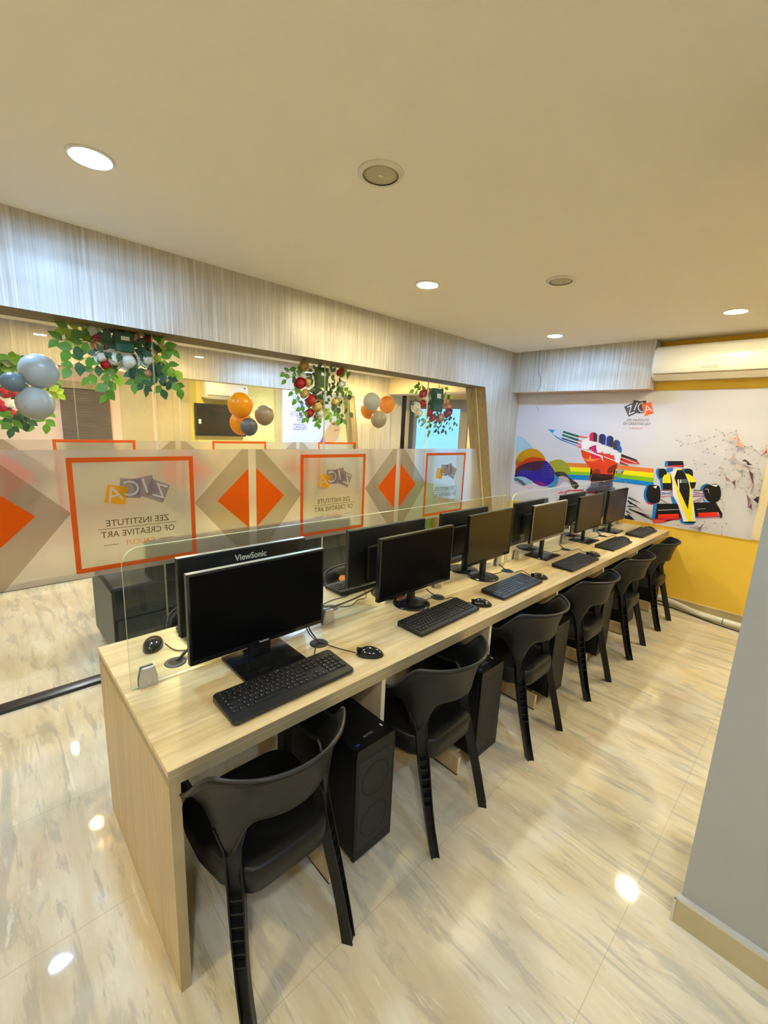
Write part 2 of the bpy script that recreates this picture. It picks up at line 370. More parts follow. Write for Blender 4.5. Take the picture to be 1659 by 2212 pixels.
# ------------------------------------------------------------------ glass partition with its film
win = tag(empty('window_1', (XG, 0, 0)), kind='structure')
def pane_yz(y0, y1, z0, z1, x, th, mg, me, name, parent, slope=0):
    mb = MB(); x0, x1 = x-th/2, x+th/2
    q = [(y0, z0), (y1, z0), (y1-slope, z1), (y0, z1)]
    mb.add([(x0, y, z) for y, z in q]+[(x1, y, z) for y, z in q], [(3, 2, 1, 0), (4, 5, 6, 7)], mg)
    mb.add([(x0, y, z) for y, z in q]+[(x1, y, z) for y, z in q], [(0, 4, 7, 3), (1, 2, 6, 5)], me)
    o = mb.build(name, parent); return o
for y0, y1, s in ((-2.5, -.42, 0), (-.415, .872, 0), (.878, 2.165, 0), (2.171, 3.455, 0), (3.461, 4.84, .55)):
    pane_yz(y0, y1, .02, ZH, 0, .010, M_GLASS, M_GEDGEW, 'glass_pane', win, s)
struct('trim_3', MB().box((XG-.02, -2.5, 0), (XG+.065, 4.85, .022), M_BLACKTRACK, .003))
def film_band(name, x, ys, z0, z1, label, logo=True, y_end=None, y_start=-1.2, sgn=1):
    """frosted vinyl band printed with squares, split diamonds and chevrons, read from the corridor"""
    root = tag(empty(name, (x, 0, 0)), label, 'window film')
    e = .0012*sgn
    def edge(z): return y_end[0]+(y_end[1]-y_end[0])*(z-z0)/(z1-z0) if y_end else 4.4
    MB().add_([(0, y_start, z0), (0, edge(z0), z0), (0, edge(z1), z1), (0, y_start, z1)], M_FROST).build('frosted_band', root, 'flat')
    P = 1.557
    for k, c in enumerate(ys):
        y0, y1, f0, f1 = c-.35, c+.35, .715, 1.405
        MB().add_([(e, y0, f0), (e, y1, f0), (e, y1, f1), (e, y0, f1)], M_FROSTL).build('pale_square', root, 'flat')
        t_ = .028; fr = MB()
        for a in ((y0, f0, y1, f0+t_), (y0, f1-t_, y1, f1), (y0, f0+t_, y0+t_, f1-t_), (y1-t_, f0+t_, y1, f1-t_)):
            fr.add_([(2*e, a[0], a[1]), (2*e, a[2], a[1]), (2*e, a[2], a[3]), (2*e, a[0], a[3])], M_FRED)
        fr.build('red_square_outline', root, 'flat')
        if logo:
            lg = MB(); L = (lambda u, v, d=0: (e*(3+d), c-u, 1.19+v))      # u to the reader's right, seen mirrored from the room
            def sq(u, v, s, a, m, d): lg.add_([L(u+s*(math.cos(a)*i-math.sin(a)*j), v+s*(math.sin(a)*i+math.cos(a)*j), d) for i, j in ((-1, -1), (1, -1), (1, 1), (-1, 1))], m)
            sq(-.115, -.005, .062, .42, M_FMAUVE, 0); sq(-.045, .030, .060, -.2, M_FMAUVE, 1); sq(.035, .022, .060, .10, M_FMAUVE, 2); sq(.115, -.012, .056, .20, M_FAMBER, 3)
            for ch, u, v, a, hh in (('Z', -.120, -.045, .35, .09), ('I', -.058, -.012, -.25, .10), ('C', .030, -.025, 0, .10), ('A', .118, -.050, -.25, .095)):
                vs, fs, wd = text_geo(ch); s_ = hh/.72; ca, sa = math.cos(a), math.sin(a)
                lg.add([L(u+s_*(x_*ca-y_*sa), v+s_*(x_*sa+y_*ca), 5) for x_, y_ in vs], fs, M_FWHITE)
            lg.build('logo_squares', root, 'flat')
            tx = MB()
            def wr(s_, u, v, wd, m, hh):
                vs, fs, w0 = text_geo(s_); kx, ky = wd/w0, hh/.72
                tx.add([(e*3, c-(u+x_*kx), v+y_*ky) for x_, y_ in vs], fs, m)
            wr('ZEE INSTITUTE', 0, .985, .36, M_FTEXT, .040); wr('OF CREATIVE ART', 0, .915, .42, M_FTEXT, .040); wr('CALICUT', 0, .855, .17, M_FPINK, .030)
            for a in ((-.225, .968, .225, .971), (-.20, .866, -.12, .869), (.12, .866, .20, .869)):
                tx.add_([(e*3, c-a[0], a[1]), (e*3, c-a[2], a[1]), (e*3, c-a[2], a[3]), (e*3, c-a[0], a[3])], M_FTEXT)
            tx.build('mirrored_lettering', root, 'flat')
    for k in range(-1, len(ys)):
        yc = ys[0]+P*k+P/2+.0
        for s_ in (-1, 1):
            if yc+s_*.03 > edge(.9)-.02: continue
            g = .03*s_
            def clip(pts):
                out = []
                for y, z in pts:
                    lim = edge(z)-.001
                    out.append((min(y, lim), z))
                return out
            ch = [(yc+g, z1), (yc+g, 1.31), (yc+s_*.27, 1.085), (yc+g, .855), (yc+g, z0), (yc+g+s_*.07, z0), (yc+s_*.43, 1.085), (yc+g+s_*.05, z1)]
            ch = clip(ch)
            MB().add_([(e*1.5, y, z) for y, z in ch], M_FROSTD).build('taupe_chevron', root, 'flat')
            tri = clip([(yc+g, 1.31), (yc+s_*.27, 1.085), (yc+g, .855)])
            if s_ < 0 and yc-.27 < edge(1.08) < yc: pass
            MB().add_([(e*2, y, z) for y, z in tri], M_FORANGE).build('orange_half_diamond', root, 'flat')
    return root
def _add(self, pts, m): self.poly(pts, m); return self
MB.add_ = _add
film_band('window_film', XG+.007, (.735, 2.285, 3.835), .683, 1.45, 'frosted film with red squares and orange diamonds on the near glass partition', True, (4.615, 4.385))
# ------------------------------------------------------------------ corridor and rooms beyond
XF = -5.1
struct('trim_4', MB().box((XF-.16, -2.6, 2.085), (XF, 4.99, 2.42), M_PANELV))
fw = MB(); q = [(4.99, 0), (4.99, 2.085), (4.215, 2.085), (4.52, 0)]
fw.prism([(XF, y, z) for y, z in q], (-.16, 0, 0), M_PANELV); struct('wall_far', fw)
fj = MB(); q = [(4.52, 0), (4.215, 2.085), (4.13, 2.085), (4.43, 0)]
fj.prism([(XF-.02, y, z) for y, z in q], (-.14, 0, 0), M_REVEAL); struct('trim_5', fj)
win2 = tag(empty('window_2', (XF-.03, 0, 0)), kind='structure')
for y0, y1 in ((-1.2, .776), (.782, 1.735), (1.741, 2.937), (2.943, 4.13)):
    pane_yz(y0, y1, .02, 2.085, 0, .010, M_GLASS, M_GEDGEW, 'glass_pane', win2)
struct('trim_6', MB().box((XF-.06, -1.2, 0), (XF, 4.43, .05), M_BLACKTRACK, .003))
film_band('window_film', XF-.02, (.92, 2.43, 3.94), .60, 1.40, 'frosted film with red squares on the far glass partition across the corridor', False, (4.42, 4.28))
# recess beyond the far wall and end wall with the blue-lit window
YE = 5.6
struct('wall_recess', MB().box((XF-.16, 4.99, 0), (XF-.45, YE, 2.42), M_CREAM))
struct('wall_end', MB().box((-5.7, YE, 0), (-5.50, YE+.1, 2.42), M_CREAM).box((-5.5, YE, 2.12), (-4.02, YE+.1, 2.42), M_CREAM).box((-4.02, YE, 0), (-3.0, YE+.1, 2.42), M_CREAM).box((-5.5, YE, 0), (-4.02, YE+.1, .45), M_CREAM))
struct('wall_corridor', MB().box((xi-.001, 5.07, 0), (xi+.1, YE, 2.42), M_CREAM))
struct('trim_7', MB().box((XF-.02, 4.92, 2.17), (XG-.17, 5.2, 2.42), M_CREAM))
w3 = tag(empty('window_3', (-4.76, YE, 0)), kind='structure')
fr = MB()
for a, b in (((-5.5, .45), (-5.36, 2.12)), ((-4.17, .45), (-4.02, 2.12)), ((-5.36, 1.98), (-4.17, 2.12)), ((-5.36, .45), (-4.17, .55)), ((-5.14, .55), (-5.10, 1.98))):
    fr.box((a[0]+4.76, -.02, a[1]), (b[0]+4.76, .06, b[1]), M_FRAMEW)
fr.build('window_frame', w3)
M_SKY = emit('daylit_blue_pane', (.22, .56, 1.0), 1.5)
boxo('window_pane', (-5.10+4.76, .02, .55), (-4.17+4.76, .03, 1.98), M_SKY, w3)
boxo('window_pane', (-5.36+4.76, .02, .55), (-5.14+4.76, .03, 1.98), mat('dark_blue_pane', (.03, .06, .13), .2), w3)
boxo('window_sill', (-5.5+4.76, -.20, .40), (-4.02+4.76, .03, .45), M_CREAM, w3)
tag(boxo('storage_box', (-4.95, 5.05, 0), (-4.45, 5.4, .80), mat('green_board', (.08, .30, .08), .6), bev=.01), 'green box standing below the blue window at the corridor end', 'box')
# far rooms
XR = -7.2
struct('wall_rear', MB().box((XR-.1, -2.6, 0), (XR, 2.6, 2.42), M_PINK).box((XR-.1, 2.6, 0), (XR, 7, 2.42), M_YELW))
struct('wall_rearend', MB().box((XR, 5.4, 0), (XF-.16, 5.5, 2.42), M_YELW))
p0 = at(128, 850, 'x', XR+.02); p1 = at(239, 945, 'x', XR+.02)
bl = empty('window_blind', (XR, 0, 0)); tag(bl, 'dark brown ribbed window blind in the room across the corridor', 'blind')
boxo('blind_fabric', (.005, p0.y, 1.0), (.03, p1.y+.02, 1.98), M_BLIND, bl); boxo('head_box', (.0, p0.y-.03, 1.98), (.06, p1.y+.04, 2.07), M_REVEAL, bl)
cab = tag(empty('glass_cabin', (-5.9, 0, 0)), 'greenish glass cabin screen between the dark blind and the television wall', 'glass screen')
a0 = at(275, 900, 'x', -6.3).y; a1 = at(350, 900, 'x', -6.1).y; a2 = at(381, 900, 'x', -5.9).y; a3 = at(419, 900, 'x', -5.7).y
def vpane(p, q_, m, name, parent, z1=2.25):
    p = Vector((*p, 0)); q_ = Vector((*q_, 0)); n = (q_-p).normalized().cross(Vector((0, 0, 1)))*.006
    mb = MB(); mb.prism([p+Vector((5.9, 0, .02)), q_+Vector((5.9, 0, .02)), q_+Vector((5.9, 0, z1)), p+Vector((5.9, 0, z1))], n, m); return mb.build(name, parent)
vpane((-6.6, a0), (-6.3, a1-.05), M_GLASSG, 'glass_pane', cab); vpane((-6.3, a1), (-6.0, a2), M_GLASSG, 'glass_pane', cab); vpane((-6.0, a2), (-5.6, a3), M_GLASSG, 'glass_pane', cab)
tvp = at(420, 870, 'x', XR+.06); tvq = at(531, 943, 'x', XR+.06)
tv = tag(empty('television', (XR, 0, 0)), 'black flat television on the yellow wall, seen through both glass partitions', 'television')
boxo('screen', (.03, tvp.y, tvq.z), (.07, tvq.y, tvp.z), M_BLACKG, tv, .005); boxo('status_sticker', (.071, tvp.y+.05, tvp.z-.32), (.072, tvp.y+.09, tvp.z-.25), M_STICKER, tv)
boxo('wall_bracket', (0, tvp.y+.3, tvq.z+.1), (.03, tvq.y-.3, tvp.z-.1), M_BLACK, tv)
pp = at(612, 845, 'x', XR+.3); pq = at(760, 960, 'x', XR+.3)
def poster_shapes(mb, x, A, B):
    """A: pixel-free unit coords u right, v down on a poster from y A.y..B.y"""
    y0, y1, z1, z0 = A.y, B.y, 2.22, 1.25
    P = lambda u, v: (x, y0+(y1-y0)*u, z1+(z0-z1)*v)
    return P
po = tag(empty('wall_poster', (XR+.25, 0, 0)), 'white poster lettered for school gaming animation VFX design with a face', 'poster')
MB().box((-.25, pp.y, .9), (.02, pq.y-.02, 2.30), mat('poster_white', (.80, .80, .88), .4)).build('poster_board', po)
pt = MB(); M_PTXT = mat('violet_print', (.22, .12, .45), .5); M_PTXB = mat('blue_print', (.12, .18, .62), .5)
for s_, px_, py_, wpx, m_ in (('SCHOOL', 657, 860, 52, M_PTXB), ('GAMING', 654, 880, 44, M_PTXB), ('ANIMATION', 656, 897, 60, M_PTXT), ('VFX', 648, 911, 14, M_PTXT), ('DESIGN', 648, 926, 27, M_PTXT)):
    a = at(px_-wpx/2, py_, 'x', XR+.272); b = at(px_+wpx/2, py_, 'x', XR+.272)
    put_text(pt, s_, (.0215, (a.y+b.y)/2, a.z-.02), (0, 1, 0), (0, 0, 1), b.y-a.y, m_, .115, bold=.01)
pt.build('poster_lettering', po, 'flat')
fc = MB(); fx = lambda l: [(.0215+d, at(x_, y_, 'x', XR+.272).y, at(x_, y_, 'x', XR+.272).z) for x_, y_, d in l]
fc.poly(fx([(716, 912, 0), (733, 905, 0), (735, 930, 0), (729, 950, 0), (722, 957, 0), (690, 957, 0), (700, 935, 0)]), mat('poster_skin', (.80, .50, .30), .5))
fc.poly(fx([(716, 914, .001), (724, 912, .001), (727, 918, .001), (718, 919, .001)]), mat('poster_hair', (.25, .12, .08), .5))
fc.poly(fx([(721, 928, .001), (731, 927, .001), (730, 931, .001), (722, 932, .001)]), mat('poster_lips', (.60, .20, .15), .5))
fc.poly(fx([(690, 957, .001), (700, 938, .001), (703, 957, .001)]), M_PTXT)
fc.build('printed_face', po, 'flat')
# ------------------------------------------------------------------ air conditioners
def air_con(name, x0, x1, yb, z0, label, rz=0, loc=None):
    """wall unit; local x along the wall, +y towards the room"""
    r = tag(empty(name, loc, rz), label, 'air conditioner', 'wall air conditioners'); L = x1-x0
    prof = [(0, .0), (.16, .0), (.205, .045), (.235, .11), (.232, .20), (.215, .27), (.18, .305), (.0, .31)]
    def ring(x, s=0): return [(x, max(0, p[0]-s), p[1]+(s*.5 if p[1] < .1 else -s*.5)) for p in prof]
    MB().loft([ring(0, .03), ring(.012, .006), ring(.03), ring(L-.03), ring(L-.012, .006), ring(L, .03)], M_WHITE).build('body', r)
    fl = MB(); fl.prism([(.05, .165, -.002), (.05, .212, .043), (L-.05, .212, .043), (L-.05, .165, -.002)], (0, .004, -.003), M_WHITE2); fl.build('air_flap', r)
    boxo('front_seam', (.03, .19, .049), (L-.03, .2160, .056), mat('seam_brown', (.25, .17, .08), .6), r)
    lt = MB(); put_text(lt, 'LLOYD', (L*.5 if L < .7 else .46, .2355, .085), (-1, 0, 0), (0, 0, 1), .12, mat('grey_brand_print', (.42, .36, .26), .5), .022); lt.build('brand_lettering', r, 'flat')
    sk = MB().box((.045, .2365, .12), (.105, .2375, .24), M_STICKER).box((.055, .2376, .18), (.080, .238, .21), M_PTXR); sk.build('energy_sticker', r)
    return r
M_PTXR = mat('red_label_print', (.70, .10, .10), .5)
air_con('air_conditioner', 0, .93, 0, 0, 'white wall air conditioner high on the orange wall beside the wood header', math.pi, (-.47, YB, 2.215))
ac2a = at(443, 830, 'x', XR+.2); ac2b = at(535, 842, 'x', XR+.2)
air_con('air_conditioner', 0, ac2b.y-ac2a.y, 0, 0, 'small white air conditioner above the television across the corridor', -math.pi/2, (XR, ac2b.y, 1.98))
# ------------------------------------------------------------------ mural board on the back wall
XM0, XM1, ZM0, ZM1 = -2.8875, -.425, .795, 2.131
mural = tag(empty('wall_mural', (0, YB, 0)), 'white printed mural with raised fist, rainbow band and yellow racing car on the back wall', 'wall mural')
M_MBASE = mat('mural_vinyl', (.66, .65, .74), .42, spec=.4)
MURAL_MB = MB().box((XM0, -.006, ZM0), (XM1, 0, ZM1), M_MBASE)
struct('trim_8', MB().box((XM0, YB-.012, ZM0-.006), (XM1+.02, YB, ZM0), M_EDGEL))
struct('trim_9', MB().box((-.425, YB-.02, .80), (-.10, YB-.001, 2.14), M_CREAM))
_mm = {}
def mcol(hexs, name='print'):
    if hexs not in _mm:
        c = [int(hexs[i:i+2], 16)/255 for i in (0, 2, 4)]; _mm[hexs] = mat('print_'+name+'_'+hexs, [((x+.055)/1.055)**2.4 if x > .04 else x/12.9 for x in c], .42, spec=.4)
    return _mm[hexs]
class Art:
    def __init__(s, ox, oy, sc_): s.o = (ox, oy, sc_); s.mb = MURAL_MB; s.d = .0068
    def P(s, x, y):
        p = at(s.o[0]+x/s.o[2], s.o[1]+y/s.o[2], 'y', YB-.007); return (min(max(p.x, XM0), XM1), 0, min(max(p.z, ZM0), ZM1))
    def shape(s, hexs, pts, sm=0):
        s.d += .00012; q = [s.P(*p) for p in pts]
        if sm: q = [tuple(v) for v in smooth_path(q, sm, True)]
        q = [(min(max(x, XM0), XM1), -s.d, min(max(z, ZM0), ZM1)) for x, _, z in q]
        bm = bmesh.new(); vs = [bm.verts.new(v) for v in q]
        try: f = bm.faces.new(vs)
        except ValueError: bm.free(); return
        bmesh.ops.triangulate(bm, faces=[f]); s.mb.bm(bm, mcol(hexs))
    def line(s, hexs, a, b, w0=2, w1=None):
        w1 = w0 if w1 is None else w1; dx, dy = b[0]-a[0], b[1]-a[1]; L = math.hypot(dx, dy) or 1; nx, ny = -dy/L/2, dx/L/2
        s.shape(hexs, [(a[0]+nx*w0, a[1]+ny*w0), (b[0]+nx*w1, b[1]+ny*w1), (b[0]-nx*w1, b[1]-ny*w1), (a[0]-nx*w0, a[1]-ny*w0)])
    def disc(s, hexs, c, rx, ry=None, n=20):
        ry = ry or rx; s.shape(hexs, [(c[0]+rx*math.cos(2*math.pi*k/n), c[1]+ry*math.sin(2*math.pi*k/n)) for k in range(n)])
    def build(s, name): pass
# coloured cloud curves (coordinates measured on the photograph, laid on the wall plane)
A = Art(1100, 900, 6.636)
A.shape('A9CDE8', [(110, 290), (190, 300), (260, 360), (340, 455), (300, 520), (110, 520)], 4)
A.shape('C9CFA0', [(110, 490), (160, 510), (200, 560), (110, 620)], 3)
A.shape('C78F10', [(105, 600), (160, 520), (230, 475), (310, 460), (400, 475), (470, 530), (515, 600), (515, 660), (400, 650), (200, 680), (100, 690)], 4)
A.shape('B06A10', [(100, 615), (150, 635), (190, 665), (100, 720)], 3)
A.shape('C23A12', [(100, 720), (160, 665), (250, 605), (340, 578), (440, 590), (520, 630), (420, 660), (250, 690), (100, 760)], 4)
A.shape('A2192C', [(95, 760), (160, 700), (300, 660), (300, 760), (180, 760), (90, 800)], 3)
A.shape('9DA32A', [(570, 665), (630, 630), (710, 615), (790, 640), (850, 700), (880, 790), (860, 860), (760, 860), (650, 790)], 4)
A.shape('3C1B3C', [(90, 800), (140, 720), (250, 665), (380, 640), (520, 640), (600, 720), (540, 800), (400, 860), (200, 860), (85, 870)], 4)
A.shape('25199A', [(100, 850), (200, 760), (330, 780), (470, 740), (520, 630), (600, 710), (655, 800), (655, 880), (600, 960), (520, 1000), (430, 985), (340, 930), (200, 860)], 4)
A.shape('7A1E8A', [(330, 930), (430, 930), (520, 965), (540, 1000), (450, 995), (380, 965)], 3)
A.shape('2F86B8', [(650, 820), (700, 850), (715, 900), (690, 970), (620, 1015), (540, 1010), (600, 970), (645, 900)], 4)
A.shape('8FB5CF', [(80, 870), (200, 860), (300, 910), (340, 950), (260, 975), (150, 970), (78, 930)], 4)
A.shape('55606E', [(80, 880), (160, 900), (230, 960), (260, 1010), (200, 990), (130, 930), (80, 915)], 3)
A.shape('D9B9C6', [(210, 985), (290, 985), (350, 985), (320, 1025), (260, 1025)], 3)
A.shape('B7A2B2', [(715, 870), (790, 850), (850, 900), (880, 960), (820, 935), (760, 945), (700, 1000), (650, 1015), (700, 950)], 3)
A.shape('3A332C', [(655, 800), (740, 790), (810, 810), (860, 870), (930, 920), (985, 960), (995, 1000), (960, 1035), (910, 1020), (880, 960), (840, 880), (760, 850), (690, 860)], 4)
for i in range(9):
    for j in range(7):
        A.disc('8A86B8' if i < 5 else 'C7C4A0', (460+i*22+j*4, 700+j*28), 3, n=6)
for i in range(8):
    for j in range(6): A.disc('E4E2B0', (650+i*24, 660+j*22), 2.6, n=6)
for i in range(9):
    for j in range(4): A.disc('D8A8B8', (130+i*24, 740+j*24), 2.6, n=6)
for i in range(9):
    A.disc('E8E0D8', (740+i*24, 820+i*14), 3, n=6); A.disc('E8E0D8', (760+i*22, 850+i*16), 3, n=6)
A.build('printed_clouds')
A = Art(1180, 920, 7.541); A.d = .0071
for hx, a0_, b0_, a1_, b1_ in (('E8823A', 600, 668, 690, 760), ('FDEB10', 668, 738, 760, 840), ('8CC51E', 738, 792, 840, 915), ('0F86D6', 792, 870, 915, 985)):
    A.shape(hx, [(330, a0_), (760, a0_+18), (760, b0_+20), (370, b0_)]); A.shape(hx, [(1080, a0_+34), (1750, a1_+5), (1750, b1_+5), (1080, b0_+36)])
A.build('printed_rainbow')
A = Art(1180, 920, 7.541); A.d = .0080
A.shape('C9D6EE', [(28, 55), (300, 65), (540, 150), (600, 200), (580, 370), (500, 330), (240, 225), (160, 175)])
A.shape('3C9BE6', [(28, 55), (132, 65), (130, 95), (105, 120), (60, 85)])
A.shape('2B6CC6', [(100, 120), (180, 180), (250, 220), (505, 320), (505, 332), (240, 235), (160, 185)])
for a in ((275, 95, 530, 175), (262, 145, 525, 235)): A.line('2E5B48', a[:2], a[2:], 30, 38)
A.line('1E7A3C', (262, 150), (400, 190), 26, 26); A.line('23506E', (252, 200), (515, 285), 24, 24)
for a in ((530, 170, 670, 195), (525, 235, 575, 255), (515, 290, 575, 315), (510, 330, 575, 350)): A.line('E8604A', a[:2], a[2:], 28, 22)
A.line('D9DCF4', (275, 118), (600, 225), 8); A.line('D9DCF4', (260, 178), (580, 285), 8); A.line('D9DCF4', (250, 218), (575, 330), 7)
hand = [(580, 375), (700, 410), (900, 480), (1100, 520), (1160, 600), (1150, 690), (1090, 760), (1085, 900), (720, 900), (750, 760), (735, 700), (680, 640), (600, 520), (575, 440)]
A.shape('E2401A', hand, 3)
A.shape('E01C50', [(735, 425), (860, 470), (910, 510), (780, 560), (740, 500)]); A.shape('F08A3C', [(600, 520), (680, 550), (720, 470), (740, 540), (900, 530), (760, 580), (660, 575)])
A.shape('8E2F18', [(800, 700), (880, 720), (870, 790), (770, 770)], 2); A.shape('7A2C1C', [(1010, 690), (1140, 620), (1130, 720), (1010, 780)], 2)
A.shape('3F1F18', [(748, 775), (1088, 790), (1085, 900), (722, 895)]); A.shape('1E1512', [(735, 830), (820, 820), (900, 850), (1085, 830), (1085, 900), (722, 895)])
A.shape('C3196A', [(690, 355), (810, 310), (850, 420), (940, 460), (860, 480), (770, 420)]); A.shape('E23A2C', [(850, 420), (940, 440), (1060, 460), (1140, 500), (1060, 540), (900, 490)])
A.line('F3EFF6', (575, 378), (920, 500), 14, 22); A.line('F3EFF6', (900, 490), (932, 590), 26, 2); A.line('F3EFF6', (940, 500), (1200, 600), 10)
A.shape('EDE9F4', [(590, 250), (690, 195), (830, 265), (800, 310), (700, 350), (710, 385), (585, 370)], 2)
for cx_, cy_, w_, h_, hxa, hxb in ((830-60, 105, 130, 150, 'D81C54', '3A2E3A'), (915, 130, 118, 170, '3A3040', '1E2C9A'), (1040, 160, 118, 180, '1E3A9E', '3A3038'), (1150, 228, 116, 170, '4A3A44', '1852B4')):
    A.shape(hxa, [(cx_-w_/2, cy_+h_*.9), (cx_-w_/2+4, cy_+34), (cx_-w_/4, cy_+4), (cx_, cy_), (cx_+6, cy_+h_)], 0)
    A.shape(hxb, [(cx_, cy_), (cx_+w_/4, cy_+6), (cx_+w_/2, cy_+40), (cx_+w_/2-8, cy_+h_*1.05), (cx_+2, cy_+h_)], 0)
for a in ((820, 270, 932, 315, 905, 425, 830, 425), (932, 320, 1055, 360, 1025, 450, 930, 440), (1060, 375, 1165, 410, 1120, 470, 1045, 465)):
    A.shape('E9E6F4', [(a[0], a[1]), (a[2], a[3]), (a[4], a[5]), ((a[4]+a[6])/2, a[7]+12), (a[6], a[7])], 2)
A.shape('1E5FC0', [(1180, 400), (1215, 330), (1232, 380), (1225, 440)], 2)
A.shape('E9EAF6', [(1140, 430), (1230, 450), (1195, 620), (1130, 590), (1110, 500)])
A.shape('2E2028', [(1225, 455), (1480, 550), (1490, 575), (1220, 500)]); A.shape('D8252C', [(1215, 515), (1490, 580), (1530, 620), (1470, 615), (1350, 610), (1205, 560)])
A.line('D8252C', (1200, 580), (1340, 640), 26, 8); A.line('2E1820', (1200, 612), (1350, 650), 14, 4); A.line('F0E6EE', (1220, 512), (1480, 610), 9); A.line('F0E6EE', (1210, 570), (1350, 625), 8)
A.shape('98AABC', [(1130, 725), (1180, 715), (1210, 680), (1220, 715), (1280, 720), (1235, 750), (1215, 800), (1190, 765), (1150, 780), (1160, 745)])
A.shape('7D2A2A', [(720, 1010), (780, 990), (1085, 990), (1100, 1100), (640, 1100)]); A.shape('5A5468', [(735, 900), (1085, 900), (1090, 1050), (640, 1060), (720, 980)])
A.build('printed_fist')
A = Art(1080, 680, 2.865); A.d = .0079
for a, b, w0, w1 in (((360, 1105), (440, 1085), 6, 3), ((345, 1160), (420, 1090), 3, 6), ((420, 1090), (520, 1085), 8, 10), ((390, 1110), (370, 1085), 4, 1)):
    A.line('C8344C', a, b, w0, w1)
for a, b in (((795, 1130), (870, 1165)), ((790, 1150), (890, 1215)), ((790, 1185), (850, 1190)), ((800, 1200), (1000, 1305)), ((830, 1215), (930, 1245)), ((780, 1215), (820, 1235)), ((790, 1235), (840, 1280)), ((860, 1225), (960, 1270)), ((800, 1165), (850, 1180))):
    A.line('1A1418', a, b, 9, 1)
A.shape('1A1418', [(770, 1240), (800, 1245), (835, 1275), (770, 1270)])
A.build('printed_roots')
A = Art(1380, 960, 8.295); A.d = .0080
B_ = '1878D0'
A.shape(B_, [(470, 300), (530, 298), (530, 400), (465, 400)]); A.shape('1A1820', [(520, 298), (790, 298), (805, 350), (800, 410), (520, 400)]); A.line('E03A5C', (520, 395), (790, 385), 24)
A.shape(B_, [(320, 440), (400, 440), (400, 620), (350, 620), (310, 520)], 2); A.shape('17151A', [(370, 440), (470, 440), (500, 500), (480, 600), (380, 610), (355, 530)], 2)
A.shape(B_, [(770, 435), (860, 430), (840, 520), (780, 470)], 1); A.shape('17151A', [(810, 470), (870, 430), (960, 460), (970, 560), (930, 570), (850, 530)], 2)
A.shape(B_, [(370, 610), (430, 600), (440, 820), (400, 800)]); A.shape('2C72C8', [(500, 420), (620, 420), (600, 500), (500, 500)])
A.shape(B_, [(110, 790), (180, 730), (200, 1060), (130, 1030), (85, 920)], 2); A.shape('C8206A', [(130, 1030), (300, 1050), (290, 1085), (170, 1070)])
A.shape('121214', [(150, 800), (190, 730), (320, 728), (375, 770), (390, 900), (360, 1040), (200, 1050), (140, 960), (132, 880)], 3); A.shape('F2EEF2', [(250, 760), (330, 735), (310, 790)])
A.shape(B_, [(1100, 820), (1140, 730), (1250, 700), (1200, 800)], 2); A.shape('121214', [(1150, 830), (1190, 740), (1300, 710), (1420, 720), (1470, 820), (1465, 950), (1400, 1030), (1260, 1030), (1190, 960)], 3)
A.shape('F2EEF2', [(1260, 715), (1420, 725), (1390, 760), (1330, 740)]); A.line('D8DCE0', (1190, 800), (1240, 800), 10); A.line('D8DCE0', (1240, 800), (1265, 880), 10, 6)
for a, b, hx in (((400, 820), (600, 820), 'C23A8C'), ((400, 860), (600, 890), '5A4AA8'), ((400, 900), (600, 850), '2C72C8'), ((400, 940), (600, 920), 'C23A8C'), ((980, 820), (1190, 825), '2A2A40'), ((980, 850), (1190, 900), '2C72C8'), ((980, 900), (1190, 870), 'C23A8C'), ((970, 930), (1190, 920), '5A2A70'), ((390, 980), (520, 1060), '8A4AA0'), ((970, 1030), (1180, 930), '5A4AA8'), ((1040, 1040), (1180, 960), 'C23A8C')):
    A.line(hx, a, b, 13, 9)
A.shape(B_, [(570, 930), (620, 940), (680, 1060), (610, 1060)]); A.shape('3A80D0', [(1150, 960), (1230, 1040), (1160, 1040)])
A.shape(B_, [(265, 1060), (330, 1060), (290, 1330), (235, 1335)]); A.shape('141214', [(330, 1060), (480, 1060), (700, 1060), (760, 1320), (290, 1330)]); A.shape('141214', [(980, 1040), (1380, 1035), (1500, 1240), (1495, 1310), (1460, 1320), (1430, 1210), (1020, 1300)])
A.line('E8E4EA', (340, 1180), (730, 1165), 8, 5); A.line('E8E4EA', (1040, 1160), (1200, 1148), 7, 3)
A.shape('E6301C', [(350, 1255), (715, 1240), (720, 1320), (345, 1330)]); A.shape('E6301C', [(1060, 1225), (1400, 1212), (1440, 1280), (1080, 1300)])
A.shape('D01C50', [(245, 1335), (740, 1325), (730, 1350), (520, 1355), (420, 1400), (260, 1420)]); A.shape('E8503C', [(270, 1350), (500, 1355), (420, 1400), (265, 1430)]); A.line('B02A80', (1020, 1312), (1460, 1292), 14)
A.shape(B_, [(730, 1330), (780, 1330), (830, 1400), (1000, 1400), (980, 1435), (820, 1425), (750, 1390)], 1)
A.shape('121214', [(740, 1200), (800, 1360), (1025, 1370), (1020, 1400), (960, 1415), (830, 1405), (770, 1340)])
A.shape('F4E610', [(430, 600), (460, 545), (600, 520), (640, 690), (425, 690)], 0); A.shape('141412', [(430, 695), (600, 695), (600, 810), (440, 810)])
A.shape('F4E610', [(800, 520), (900, 530), (980, 590), (1030, 670), (900, 680)]); A.shape('141412', [(910, 680), (1030, 680), (1000, 780), (950, 785), (915, 740)])
A.shape('EFEBEC', [(560, 500), (700, 430), (760, 420), (900, 640), (960, 900), (1020, 1380), (800, 1380), (740, 1180), (680, 1020), (610, 920), (600, 640)])
